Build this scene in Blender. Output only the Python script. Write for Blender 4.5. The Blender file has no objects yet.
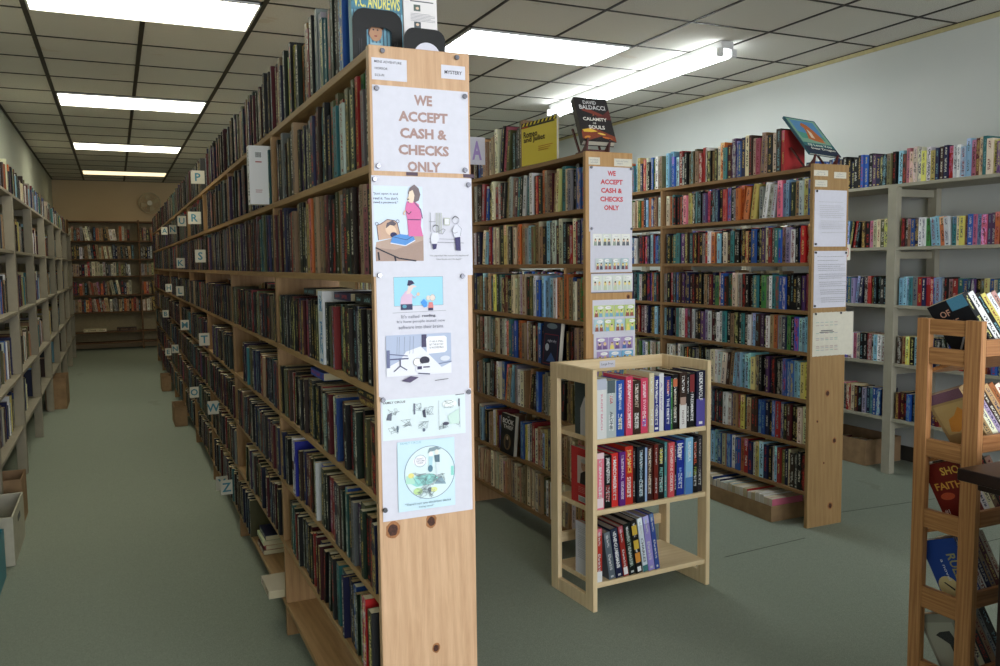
import bpy, math, random
from mathutils import Matrix, Vector
random.seed(7)
sc = bpy.context.scene
COL = sc.collection
PI = math.pi

# ------------------------------------------------------------------ camera
CAMZ = 1.37
yaw, pitch, roll, FPX = 0.4305, -0.0835, -0.0112, 836.0
def cam_axes():
    f = Vector((math.sin(yaw)*math.cos(pitch), math.cos(yaw)*math.cos(pitch), math.sin(pitch)))
    r = Vector((math.cos(yaw), -math.sin(yaw), 0)); u = r.cross(f)
    c, s = math.cos(roll), math.sin(roll)
    return c*r+s*u, -s*r+c*u, f
R_, U_, F_ = cam_axes()
cd = bpy.data.cameras.new('camera'); cam = bpy.data.objects.new('camera', cd); COL.objects.link(cam)
cam.matrix_world = Matrix(((R_.x, U_.x, -F_.x, 0), (R_.y, U_.y, -F_.y, 0), (R_.z, U_.z, -F_.z, CAMZ), (0, 0, 0, 1)))
cd.sensor_width = 36; cd.lens = FPX/1000*36; cd.clip_start = .02
sc.camera = cam
# ------------------------------------------------------------------ light
w = bpy.data.worlds.new('overcast_sky'); sc.world = w; w.use_nodes = True
bgn = w.node_tree.nodes['Background']; bgn.inputs[0].default_value = (.78, .88, 1, 1); bgn.inputs[1].default_value = 1.2
def area(name, loc, rot, sx, sy, power, col):
    l = bpy.data.lights.new(name, 'AREA'); l.shape = 'RECTANGLE'; l.size = sx; l.size_y = sy; l.energy = power; l.color = col
    o = bpy.data.objects.new(name, l); COL.objects.link(o); o.location = loc; o.rotation_euler = rot
    return o
# daylight falling through the shop windows in the front wall (behind the camera)
area('window_daylight', (1.0, -2.75, 1.45), (PI/2, 0, 0), 2.6, 1.9, 180, (.92, .95, 1))
area('window_daylight', (4.0, -2.75, 1.45), (PI/2, 0, 0), 1.4, 1.9, 72, (.92, .95, 1))
TROFFER = 11.0; TUBE = 16.0
sc.view_settings.view_transform = 'Standard'; sc.view_settings.look = 'None'
sc.view_settings.gamma = 1; sc.view_settings.exposure = 0.12
sc.view_settings.use_curve_mapping = False

# ------------------------------------------------------------------ colour
def lin(c):
    return tuple(x/12.92 if x <= .04045 else ((x+.055)/1.055)**2.4 for x in c)
def L4(c, a=1.0): return (*lin(c[:3]), a)
PAL = {
 'k': ((.055,.055,.06), 'black'), 'K': ((.17,.17,.17), 'charcoal'), 'g': ((.09,.15,.10), 'dark green'), 'G': ((.24,.48,.24), 'green'),
 'n': ((.10,.12,.27), 'navy'), 'b': ((.14,.32,.66), 'blue'), 'l': ((.50,.72,.85), 'light blue'), 'q': ((.18,.44,.46), 'teal'),
 'r': ((.66,.12,.12), 'red'), 'm': ((.34,.08,.11), 'maroon'), 'w': ((.88,.88,.88), 'white'), 'c': ((.83,.78,.64), 'cream'),
 't': ((.63,.50,.35), 'tan'), 'd': ((.22,.14,.10), 'dark brown'), 'e': ((.37,.37,.22), 'olive'), 'o': ((.82,.40,.16), 'orange'),
 'p': ((.31,.19,.38), 'purple'), 'i': ((.78,.36,.46), 'pink'), 's': ((.52,.52,.50), 'grey'), 'y': ((.82,.77,.38), 'yellow'),
 'v': ((.62,.54,.70), 'lavender')}
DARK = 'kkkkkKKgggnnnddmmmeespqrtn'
MIXC = 'cctttwssKkddnegrboqmlcwy'
BRIGHT = 'wwccllbbiirrooyvqpnkmtGsl'
BLUEISH = 'kkknnbbqqgmdrwlsKpK'

# ------------------------------------------------------------------ node helpers
class NT:
    def __init__(s, name):
        s.m = bpy.data.materials.new(name); s.m.use_nodes = True; s.t = s.m.node_tree; s.n = s.t.nodes
        s.p = s.n['Principled BSDF']
    def new(s, k, **kw):
        n = s.n.new(k)
        for a, b in kw.items(): setattr(n, a, b)
        return n
    def put(s, sock, v):
        if isinstance(v, bpy.types.NodeSocket): s.t.links.new(v, sock)
        elif v is not None: sock.default_value = v
    def math(s, op, a, b=None, c=None):
        n = s.new('ShaderNodeMath', operation=op); s.put(n.inputs[0], a)
        if b is not None: s.put(n.inputs[1], b)
        if c is not None: s.put(n.inputs[2], c)
        return n.outputs[0]
    def mix(s, f, a, b, mode='MIX'):
        n = s.new('ShaderNodeMix', data_type='RGBA', blend_type=mode); s.put(n.inputs[0], f); s.put(n.inputs[6], a); s.put(n.inputs[7], b)
        return n.outputs[2]
    def noise(s, vec, scale, detail=2, rough=.5, dist=0):
        n = s.new('ShaderNodeTexNoise'); s.put(n.inputs['Vector'], vec); s.put(n.inputs['Scale'], scale)
        n.inputs['Detail'].default_value = detail; n.inputs['Roughness'].default_value = rough; n.inputs['Distortion'].default_value = dist
        return n.outputs[0]
    def mapping(s, vec, scale=(1, 1, 1), loc=(0, 0, 0)):
        n = s.new('ShaderNodeMapping'); s.put(n.inputs[0], vec); s.put(n.inputs[1], loc); n.inputs[3].default_value = scale
        return n.outputs[0]
    def ramp(s, f, stops):
        n = s.new('ShaderNodeValToRGB'); s.put(n.inputs[0], f); e = n.color_ramp.elements
        while len(e) < len(stops): e.new(.5)
        for q, (p, c) in zip(e, stops): q.position = p; q.color = c
        return n.outputs[0]
    def obj(s): return s.new('ShaderNodeTexCoord').outputs['Object']
    def bump(s, h, strength=.2, dist=.002):
        n = s.new('ShaderNodeBump'); n.inputs['Strength'].default_value = strength; n.inputs['Distance'].default_value = dist
        s.put(n.inputs['Height'], h); s.t.links.new(n.outputs[0], s.p.inputs['Normal'])
    def base(s, c, rough=.6, spec=.3, metal=0):
        s.put(s.p.inputs['Base Color'], c); s.put(s.p.inputs['Roughness'], rough)
        s.p.inputs['Specular IOR Level'].default_value = spec; s.p.inputs['Metallic'].default_value = metal
        return s.m

def M_plain(name, c, rough=.6, spec=.3, metal=0, var=.06, vs=30):
    t = NT(name); n = t.noise(t.obj(), vs, 3)
    k = t.ramp(n, [(0.2, L4(tuple(x*(1-var) for x in c))), (.8, L4(tuple(min(1, x*(1+var)) for x in c)))])
    return t.base(k, rough, spec, metal)
def M_emit(name, c, strength):
    t = NT(name); t.base(L4((.9, .9, .9)), .5)
    t.p.inputs['Emission Color'].default_value = (*c, 1); t.p.inputs['Emission Strength'].default_value = strength
    return t.m
def M_wood(name, c1, c2, axis, stretch=14, scale=9, rough=.5, dark=None):
    t = NT(name); sc_ = [stretch*1.6]*3; sc_['xyz'.index(axis)] = 1.0
    v = t.mapping(t.obj(), tuple(x*scale/9 for x in sc_))
    n1 = t.noise(v, 4.2, 5, .62, .5)
    wv = t.new('ShaderNodeTexWave', wave_type='BANDS', bands_direction='DIAGONAL'); t.put(wv.inputs[0], v)
    wv.inputs['Scale'].default_value = 1.3; wv.inputs['Distortion'].default_value = 7; wv.inputs['Detail'].default_value = 3; wv.inputs['Detail Scale'].default_value = .6
    f = t.math('ADD', t.math('MULTIPLY', n1, .88), t.math('MULTIPLY', wv.outputs[1], .12))
    cc = t.ramp(f, [(.22, L4(c1)), (.72, L4(c2))])
    fine = t.noise(t.mapping(t.obj(), tuple(x*12 for x in sc_)), 2.2, 2)
    cc = t.mix(t.math('MULTIPLY', fine, .22), cc, L4(dark or tuple(x*.6 for x in c1)), 'MIX')
    t.bump(fine, .08, .001)
    return t.base(cc, rough, .3)

def book_cover_material():
    t = NT('printed_book_cover')
    col = t.new('ShaderNodeVertexColor', layer_name='Col'); acc = t.new('ShaderNodeVertexColor', layer_name='Acc')
    uv = t.new('ShaderNodeUVMap', uv_map='UV'); sp = t.new('ShaderNodeSeparateXYZ'); t.put(sp.inputs[0], uv.outputs[0])
    u, v = sp.outputs[0], sp.outputs[1]; seed = acc.outputs['Alpha']
    onsp = t.math('GREATER_THAN', v, -.5)
    comb = t.new('ShaderNodeCombineXYZ'); t.put(comb.inputs[0], t.math('MULTIPLY_ADD', u, 2.2, t.math('MULTIPLY', seed, 57)))
    t.put(comb.inputs[1], t.math('MULTIPLY_ADD', v, 26, t.math('MULTIPLY', seed, 311)))
    let = t.math('GREATER_THAN', t.noise(comb.outputs[0], 1.5, 0), .49)
    def fr(k): return t.math('FRACT', t.math('MULTIPLY', seed, k))
    def band(x, a, b): return t.math('MULTIPLY', t.math('GREATER_THAN', x, a), t.math('LESS_THAN', x, b))
    t0 = t.math('MULTIPLY_ADD', fr(7.3), .16, .12); t1 = t.math('ADD', t0, t.math('MULTIPLY_ADD', fr(11.7), .2, .28))
    title = t.math('MULTIPLY', band(v, t0, t1), band(u, .24, .76))
    a0 = t.math('MULTIPLY_ADD', fr(17.1), .1, .64)
    auth = t.math('MULTIPLY', band(v, a0, .94), band(u, .3, .7))
    txt = t.math('MULTIPLY', t.math('MAXIMUM', title, auth), let)
    logo = t.math('MULTIPLY', band(v, .035, .075), band(u, .25, .75))
    mark = t.math('MULTIPLY', t.math('MAXIMUM', txt, t.math('MULTIPLY', logo, t.math('GREATER_THAN', fr(23.3), .4))), onsp)
    artn = t.noise(t.mapping(comb.outputs[0], (.7, .12, 1)), 1.4, 3, .6)
    artf = t.math('MULTIPLY', t.math('MULTIPLY', t.math('GREATER_THAN', fr(5.9), .55), onsp), t.math('MULTIPLY', t.math('GREATER_THAN', artn, .5), .75))
    hsv = t.new('ShaderNodeHueSaturation'); t.put(hsv.inputs['Color'], col.outputs[0]); t.put(hsv.inputs['Hue'], t.math('MULTIPLY_ADD', fr(31.7), .24, .38)); hsv.inputs['Value'].default_value = 1.7; hsv.inputs['Saturation'].default_value = .7
    c = t.mix(artf, col.outputs[0], t.mix(t.math('MULTIPLY', fr(41.3), .8), hsv.outputs[0], acc.outputs[0]))
    bnd = t.math('MULTIPLY', t.math('MULTIPLY', t.math('GREATER_THAN', fr(13.9), .68), onsp), t.math('GREATER_THAN', v, t.math('MULTIPLY_ADD', fr(3.7), .2, .72)))
    c = t.mix(t.math('MULTIPLY', bnd, .6), c, hsv.outputs[0])
    c = t.mix(t.math('MULTIPLY', mark, .9), c, acc.outputs[0])
    return t.base(c, .48, .28)
def page_material():
    t = NT('book_page_edges'); o = t.obj()
    n = t.noise(t.mapping(o, (400, 4, 4)), 1, 2)
    col = t.new('ShaderNodeVertexColor', layer_name='Col')
    return t.base(t.mix(t.math('MULTIPLY', n, .25), col.outputs[0], L4((.52, .44, .32))), .8, .1)
def ink_material():
    t = NT('printed_ink'); col = t.new('ShaderNodeVertexColor', layer_name='Col')
    n = t.noise(t.obj(), 300, 1)
    return t.base(t.mix(t.math('MULTIPLY', n, .06), col.outputs[0], L4((1, 1, 1))), .7, .1)

MC, MP, MI = book_cover_material(), page_material(), ink_material()
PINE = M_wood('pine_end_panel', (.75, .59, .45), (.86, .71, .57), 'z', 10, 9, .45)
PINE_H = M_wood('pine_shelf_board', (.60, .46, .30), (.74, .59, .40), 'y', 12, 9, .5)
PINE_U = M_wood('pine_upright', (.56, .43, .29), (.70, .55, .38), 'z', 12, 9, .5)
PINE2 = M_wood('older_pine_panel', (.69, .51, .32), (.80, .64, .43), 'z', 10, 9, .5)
PINE3 = M_wood('dim_lit_pine_panel', (.60, .47, .30), (.71, .57, .39), 'z', 10, 9, .55)  # colour darkened to paint in the weaker window light at the third case
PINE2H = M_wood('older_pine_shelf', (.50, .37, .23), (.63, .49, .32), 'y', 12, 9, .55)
CARTW = M_wood('birch_cart_wood', (.90, .79, .60), (.97, .88, .72), 'z', 12, 7, .42)
CARTH = M_wood('birch_cart_shelf', (.90, .79, .60), (.97, .88, .72), 'x', 12, 7, .42)
OAKV = M_wood('oak_rack_post', (.56, .36, .21), (.82, .61, .41), 'z', 22, 10, .35, (.34, .19, .10))
OAKY = M_wood('oak_rack_rung', (.54, .35, .20), (.80, .59, .39), 'y', 22, 10, .35, (.34, .19, .10))
OAKX = M_wood('oak_rack_shelf', (.52, .32, .18), (.76, .54, .35), 'x', 22, 10, .35, (.34, .19, .10))
DARKW = M_wood('dark_walnut', (.07, .04, .035), (.13, .075, .06), 'x', 14, 9, .3)
FARW = M_wood('brown_shelf_wood', (.36, .25, .15), (.46, .33, .20), 'x', 10, 6, .6)
PAINT = M_plain('beige_painted_steel', (.66, .64, .57), .5, .3, 0, .04, 12)
PAINTR = PAINT; PAINTL = M_plain('darker_painted_steel', (.60, .57, .50), .55, .3, 0, .05, 12)  # PAINTL: darker copy of the beige steel, for the left run
PAPER = M_plain('white_paper', (.845, .84, .885), .8, .1, 0, .015, 60)
PAPER2 = M_plain('cream_label_paper', (.85, .83, .77), .8, .1, 0, .02, 60)
METAL = M_plain('thumbtack_metal', (.45, .45, .48), .25, .5, .9, .1, 50)
BLACKM = M_plain('black_enamelled_metal', (.03, .03, .035), .4, .4, .2, .1, 50)
DKRED = M_plain('dark_red_plastic', (.30, .05, .06), .3, .5, 0, .1, 50)
CARD = M_plain('brown_cardboard', (.60, .49, .37), .85, .1, 0, .12, 14)
CRATE = M_plain('white_plastic_crate', (.72, .70, .62), .5, .3, 0, .06, 20)
TEAL = M_plain('teal_plastic', (.14, .50, .55), .4, .4, 0, .06, 20)
FANM = M_plain('cream_fan_plastic', (.74, .68, .55), .5, .3, 0, .05, 20)
KNOT = M_plain('dark_wood_knot', (.26, .15, .11), .5, .3, 0, .4, 220)
KNOT2 = M_plain('wood_knot_ring', (.60, .40, .25), .5, .3, 0, .2, 220)
WHITEM = M_plain('white_enamel', (.80, .80, .80), .4, .4, 0, .03, 20)

# ------------------------------------------------------------------ mesh builder
class MB:
    def __init__(s): s.v = []; s.f = []; s.mi = []; s.c = []; s.a = []; s.uv = []
    def face(s, pts, mi=0, c=(.8, .8, .8), a=(1, 1, 1, .5), uv=None):
        b = len(s.v); s.v += [tuple(p) for p in pts]; s.f.append(tuple(range(b, b+len(pts))))
        s.mi.append(mi); s.c.append(c); s.a.append(a); s.uv.append(uv)
    def box(s, x0, x1, y0, y1, z0, z1, M=None, mi=0, c=(.8, .8, .8), a=(1, 1, 1, .5), spine=None):
        P = [Vector(p) for p in ((x0,y0,z0),(x1,y0,z0),(x1,y1,z0),(x0,y1,z0),(x0,y0,z1),(x1,y0,z1),(x1,y1,z1),(x0,y1,z1))]
        if M is not None: P = [M @ p for p in P]
        b = len(s.v); s.v += [tuple(p) for p in P]
        for k, q in enumerate(((0,1,5,4),(1,2,6,5),(2,3,7,6),(3,0,4,7),(4,5,6,7),(3,2,1,0))):
            s.f.append(tuple(b+i for i in q)); s.mi.append(mi); s.c.append(c); s.a.append(a)
            s.uv.append([(spine[0], 0), (spine[1], 0), (spine[1], 1), (spine[0], 1)] if (spine and k == 0) else None)
    def book(s, w, d, h, c, a, hard=False, M=None, pc=(.80, .73, .55)):
        t = .0026 if hard else .0007; i = .003 if hard else .0006
        s.box(0, t, 0, d, 0, h, M, 0, c, a); s.box(w-t, w, 0, d, 0, h, M, 0, c, a)
        s.box(t, w-t, 0, t, 0, h, M, 0, c, a, (0, 1))
        s.box(t, w-t, t, d-i, i, h-i, M, 1, pc, a)
    def cyl(s, p0, p1, r0, r1=None, n=12, mi=0, c=(.8, .8, .8), cap=True):
        r1 = r0 if r1 is None else r1; p0 = Vector(p0); p1 = Vector(p1); ax = (p1-p0).normalized()
        e = ax.orthogonal().normalized(); g = ax.cross(e); b = len(s.v)
        for p, r in ((p0, r0), (p1, r1)):
            for k in range(n):
                q = p + r*(math.cos(2*PI*k/n)*e + math.sin(2*PI*k/n)*g); s.v.append(tuple(q))
        for k in range(n):
            s.f.append((b+k, b+(k+1) % n, b+n+(k+1) % n, b+n+k)); s.mi.append(mi); s.c.append(c); s.a.append((1,1,1,.5)); s.uv.append(None)
        if cap:
            for q in (tuple(b+n-1-k for k in range(n)), tuple(b+n+k for k in range(n))):
                s.f.append(q); s.mi.append(mi); s.c.append(c); s.a.append((1,1,1,.5)); s.uv.append(None)
    def torus(s, ctr, nrm, R, r, n=24, m=6, mi=0, c=(.8,.8,.8)):
        ctr = Vector(ctr); nrm = Vector(nrm).normalized(); e = nrm.orthogonal().normalized(); g = nrm.cross(e); b = len(s.v)
        for i in range(n):
            dr = math.cos(2*PI*i/n)*e + math.sin(2*PI*i/n)*g
            for j in range(m): s.v.append(tuple(ctr + dr*(R+r*math.cos(2*PI*j/m)) + nrm*r*math.sin(2*PI*j/m)))
        for i in range(n):
            for j in range(m):
                s.f.append((b+i*m+j, b+((i+1) % n)*m+j, b+((i+1) % n)*m+(j+1) % m, b+i*m+(j+1) % m)); s.mi.append(mi); s.c.append(c); s.a.append((1,1,1,.5)); s.uv.append(None)
    def prism(s, pts, O, X, Y, N, t, mi=0, c=(.8,.8,.8)):
        O, X, Y, N = map(Vector, (O, X, Y, N)); n = len(pts)
        A = [O+X*p[0]+Y*p[1] for p in pts]; B = [q+N*t for q in A]; b = len(s.v)
        s.v += [tuple(q) for q in A+B]
        fs = [tuple(range(b+n-1, b-1, -1)), tuple(range(b+n, b+2*n))] + [(b+k, b+(k+1) % n, b+n+(k+1) % n, b+n+k) for k in range(n)]
        for q in fs: s.f.append(q); s.mi.append(mi); s.c.append(c); s.a.append((1,1,1,.5)); s.uv.append(None)
    def build(s, name, mats, parent=None, bevel=0, matrix=None, recenter=True, smooth=False):
        me = bpy.data.meshes.new(name); off = Vector((0, 0, 0))
        if matrix is None and parent is None and recenter and s.v:
            xs, ys, zs = zip(*s.v); off = Vector(((min(xs)+max(xs))/2, (min(ys)+max(ys))/2, min(zs)))
        if parent is not None: off = parent.matrix_basis.translation.copy() if parent.parent is None else Vector(parent['_o'])
        vs = [(a-off.x, b-off.y, c-off.z) for a, b, c in s.v] if matrix is None else s.v
        me.from_pydata(vs, [], s.f)
        if not isinstance(mats, (list, tuple)): mats = [mats]
        for m in mats: me.materials.append(m)
        me.polygons.foreach_set('material_index', s.mi)
        ca = me.color_attributes.new('Col', 'FLOAT_COLOR', 'CORNER'); cb = me.color_attributes.new('Acc', 'FLOAT_COLOR', 'CORNER')
        uvl = me.uv_layers.new(name='UV'); A = []; B = []; UVs = []
        for f, c, a, uv in zip(s.f, s.c, s.a, s.uv):
            l = lin(c[:3]); aa = (*lin(a[:3]), a[3])
            for k in range(len(f)):
                A += [*l, 1]; B += aa; UVs += (uv[k] if uv else (-1, -1))
        ca.data.foreach_set('color', A); cb.data.foreach_set('color', B); uvl.data.foreach_set('uv', UVs)
        if smooth:
            me.polygons.foreach_set('use_smooth', [True]*len(me.polygons))
        me.update()
        o = bpy.data.objects.new(name, me); COL.objects.link(o)
        if matrix is not None: o.matrix_basis = matrix
        elif parent is None: o.location = off
        if parent is not None: o.parent = parent
        if bevel:
            b = o.modifiers.new('edge', 'BEVEL'); b.width = bevel; b.segments = 2; b.limit_method = 'ANGLE'
        return o
def tag(o, label=None, cat=None, group=None, kind=None):
    if label: o['label'] = label
    if cat: o['category'] = cat
    if group: o['group'] = group
    if kind: o['kind'] = kind
    return o
def empty(name, loc, label, cat, group=None):
    o = bpy.data.objects.new(name, None); COL.objects.link(o); o.location = loc; o.empty_display_size = .05
    o.matrix_basis = Matrix.Translation(loc)
    return tag(o, label, cat, group)
def box_part(name, mat, parent, x0, x1, y0, y1, z0, z1, bevel=.0015):
    m = MB(); m.box(x0, x1, y0, y1, z0, z1); return m.build(name, mat, parent, bevel)

# ------------------------------------------------------------------ text
_tc = {}
def textmesh(txt, bold=0.0):
    if (txt, bold) not in _tc:
        cu = bpy.data.curves.new('lettering', 'FONT'); cu.body = txt; cu.size = 1; cu.offset = bold; cu.align_x = 'CENTER'; cu.align_y = 'CENTER'
        cu.resolution_u = 2; cu.space_line = .95
        ob = bpy.data.objects.new('lettering', cu); COL.objects.link(ob)
        bpy.context.view_layer.update()
        me = bpy.data.meshes.new_from_object(ob.evaluated_get(bpy.context.evaluated_depsgraph_get()))
        vs = [tuple(v.co) for v in me.vertices]; fs = [tuple(p.vertices) for p in me.polygons]
        bpy.data.objects.remove(ob); bpy.data.curves.remove(cu); bpy.data.meshes.remove(me)
        if vs:
            cx = (min(v[0] for v in vs)+max(v[0] for v in vs))/2; cy = (min(v[1] for v in vs)+max(v[1] for v in vs))/2
            vs = [(v[0]-cx, v[1]-cy, 0) for v in vs]
        _tc[(txt, bold)] = (vs, fs)
    return _tc[(txt, bold)]
class Draw:
    """flat print on a sheet: layered shapes, a tenth of a millimetre apart"""
    def __init__(s, O, X, Y, N, mb=None):
        s.O, s.X, s.Y, s.N = map(Vector, (O, X, Y, N)); s.m = mb or MB(); s.k = 1
    def P(s, x, y): return s.O + s.X*x + s.Y*y + s.N*(.00012*s.k)
    def poly(s, pts, c): s.m.face([s.P(*p) for p in pts], 0, c); s.k += 1
    def rect(s, x0, y0, x1, y1, c): s.poly([(x0, y0), (x1, y0), (x1, y1), (x0, y1)], c)
    def ell(s, cx, cy, rx, ry, c, n=20, rot=0):
        cr, sr = math.cos(rot), math.sin(rot)
        s.poly([(cx+rx*math.cos(t)*cr-ry*math.sin(t)*sr, cy+rx*math.cos(t)*sr+ry*math.sin(t)*cr) for t in [2*PI*k/n for k in range(n)]], c)
    def line(s, pts, w, c):
        for (x0, y0), (x1, y1) in zip(pts, pts[1:]):
            l = math.hypot(x1-x0, y1-y0) or 1; nx, ny = -(y1-y0)/l*w/2, (x1-x0)/l*w/2
            s.m.face([s.P(x0-nx, y0-ny), s.P(x1-nx, y1-ny), s.P(x1+nx, y1+ny), s.P(x0+nx, y0+ny)], 0, c)
        s.k += 1
    def ring(s, cx, cy, r, w, c, n=32):
        s.line([(cx+r*math.cos(2*PI*k/n), cy+r*math.sin(2*PI*k/n)) for k in range(n+1)], w, c)
    def text(s, t, cx, cy, size, c, bold=0.0, wid=None, vert=False):
        vs, fs = textmesh(t, bold)
        if not vs: return
        W = max(v[0] for v in vs)*2; H = max(v[1] for v in vs)*2
        sy = size/H if size else wid/W; sx = wid/W if wid else sy
        b = len(s.m.v)
        for v in vs:
            x, y = v[0]*sx, v[1]*sy
            if vert: x, y = y, -x
            s.m.v.append(tuple(s.P(cx+x, cy+y)))
        for f in fs:
            s.m.f.append(tuple(b+i for i in f)); s.m.mi.append(0); s.m.c.append(c); s.m.a.append((1, 1, 1, .5)); s.m.uv.append(None)
        s.k += 1
    def build(s, name, parent): return s.m.build(name, MI, parent)

# ------------------------------------------------------------------ room
XL, XR, YN, YF, ZC = -.87, 4.84, -2.6, 15.7, 2.825
def floor_mat():
    t = NT('grey_green_carpet'); o = t.obj()
    f = t.noise(o, 420, 2, .7); g = t.noise(o, 70, 4, .7); b = t.noise(o, .9, 3)
    c = t.ramp(f, [(.3, L4((.48, .52, .475))), (.7, L4((.70, .73, .675)))])
    c = t.mix(t.math('MULTIPLY', g, .45), c, L4((.50, .53, .475)))
    st = t.math('MULTIPLY', t.math('GREATER_THAN', t.noise(t.mapping(o, (1, .5, 1)), 2.6, 3, .6), .69), .25)
    c = t.mix(st, c, L4((.45, .47, .41))); c = t.mix(t.math('MULTIPLY', b, .25), c, L4((.54, .57, .49)))
    t.bump(f, .5, .004); return t.base(c, .95, .05)
def wall_mat(name, c, c2):
    t = NT(name); o = t.obj(); n = t.noise(o, 1.2, 4); f = t.noise(o, 140, 3)
    k = t.ramp(n, [(.3, L4(c)), (.75, L4(c2))])
    sp = t.math('MULTIPLY', t.math('GREATER_THAN', t.noise(o, 5.5, 2), .78), .3)
    k = t.mix(sp, k, L4(tuple(x*.75 for x in c))); t.bump(f, .15, .001); return t.base(k, .7, .2)
def tile_mat():
    t = NT('ceiling_tile_fissured'); o = t.obj(); n = t.noise(o, 160, 3, .7); b = t.noise(o, 1.1, 2)
    c = t.ramp(n, [(.38, L4((.78, .77, .74))), (.6, L4((.90, .89, .86)))])
    st = t.math('MULTIPLY', t.math('GREATER_THAN', t.noise(t.mapping(o, (1, 1.4, 1), (3.1, 0, 0)), 1.9, 3), .70), .25)
    c = t.mix(st, c, L4((.74, .64, .52))); c = t.mix(t.math('MULTIPLY', b, .18), c, L4((.82, .80, .76)))
    t.bump(n, .25, .002); return t.base(c, .9, .1)
WALLM = wall_mat('white_painted_wall', (.80, .82, .81), (.84, .85, .84))
WALLC = wall_mat('cream_wall_warm_lit', (.80, .70, .55), (.84, .75, .60))  # cream wall, the warm far light painted in as tan
def struct(name, mat, boxes, bevel=0):
    m = MB()
    for b in boxes: m.box(*b)
    o = m.build(name, mat, None, bevel); o['kind'] = 'structure'; return o
struct('floor', floor_mat(), [(XL-.1, XR+.1, YN-.1, YF+.1, -.08, 0)])
sm = MB()
for a, b in (((2.51, 3.00), (3.04, 3.037)), ((3.26, 3.29), (4.2, 3.22)), ((3.52, 2.6), (4.4, 2.62))):
    dx, dy = b[0]-a[0], b[1]-a[1]; l = math.hypot(dx, dy); nx, ny = -dy/l*.002, dx/l*.002
    sm.prism([(a[0]-nx, a[1]-ny), (b[0]-nx, b[1]-ny), (b[0]+nx, b[1]+ny), (a[0]+nx, a[1]+ny)], (0, 0, 0), (1, 0, 0), (0, 1, 0), (0, 0, 1), .0006)
o = sm.build('trim_3', M_plain('dark_carpet_seam', (.25, .27, .25), .95)); o['kind'] = 'structure'
struct('ceiling', tile_mat(), [(XL-.1, XR+.1, YN-.1, YF+.1, ZC, ZC+.06)])
struct('wall_left', wall_mat('pale_left_wall', (.74, .76, .70), (.78, .79, .73)), [(XL-.1, XL, YN-.1, YF+.1, 0, ZC)])
struct('wall_right', WALLM, [(XR, XR+.1, YN-.1, YF+.1, 0, ZC)])
struct('wall_back', WALLC, [(XL, XR, YF, YF+.1, 0, ZC)])
WIN = [(-.3, 2.3), (3.3, 4.7)]
fw = [(XL, -.3, YN-.1, YN, 0, ZC), (2.3, 3.3, YN-.1, YN, 0, ZC), (4.7, XR, YN-.1, YN, 0, ZC)]
for a, b in WIN: fw += [(a, b, YN-.1, YN, 0, .5), (a, b, YN-.1, YN, 2.4, ZC)]
struct('wall_front', WALLM, fw)
gl = NT('window_glass'); gb = gl.new('ShaderNodeBsdfGlossy'); gb.inputs['Roughness'].default_value = .02
gt = gl.new('ShaderNodeBsdfTransparent'); gm = gl.new('ShaderNodeMixShader'); gm.inputs[0].default_value = .07
gl.t.links.new(gt.outputs[0], gm.inputs[1]); gl.t.links.new(gb.outputs[0], gm.inputs[2]); gl.t.links.new(gm.outputs[0], gl.n['Material Output'].inputs[0])
for i, (a, b) in enumerate(WIN):
    o = struct('window_%d' % (i+1), gl.m, [(a, b, YN-.06, YN-.054, .5, 2.4)])
    f = MB()
    for q in ((a, b, .5, .56), (a, b, 2.34, 2.4), (a, a+.06, .56, 2.34), (b-.06, b, .56, 2.34), ((a+b)/2-.03, (a+b)/2+.03, .56, 2.34)): f.box(q[0], q[1], YN-.09, YN-.02, q[2], q[3])
    f.build('window_frame', PAINT, o)
GX, GY, T = -.39, 4.874, .6096
gridm = M_plain('bronze_ceiling_grid', (.15, .13, .10), .5, .3, 0, .1, 8)
g = MB()
k = -1
for k in range(-1, 10):
    x = GX+k*T
    if XL < x < XR: g.box(x-(.014 if k in (0, 1, 2) else .009), x+(.014 if k in (0, 1, 2) else .009), YN, YF, ZC-.005, ZC+.002)
for j in range(-13, 19):
    y = GY+j*T
    if YN < y < YF: g.box(XL, XR, y-.008, y+.008, ZC-.0042, ZC+.002)
g.box(XL, XL+.022, YN, YF, ZC-.006, ZC); g.box(XR-.018, XR, YN, YF, ZC-.005, ZC); g.box(XL, XR, YF-.02, YF, ZC-.006, ZC)
o = g.build('trim_1', gridm); o['kind'] = 'structure'
struct('trim_2', M_plain('yellowed_cove_strip', (.74, .70, .52), .6), [(XR-.012, XR, YN, YF, ZC-.03, ZC-.005)])
struct('baseboard_right', M_plain('dark_vinyl_base', (.22, .21, .19), .5), [(XR-.01, XR, YN, YF, 0, .1)])
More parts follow.
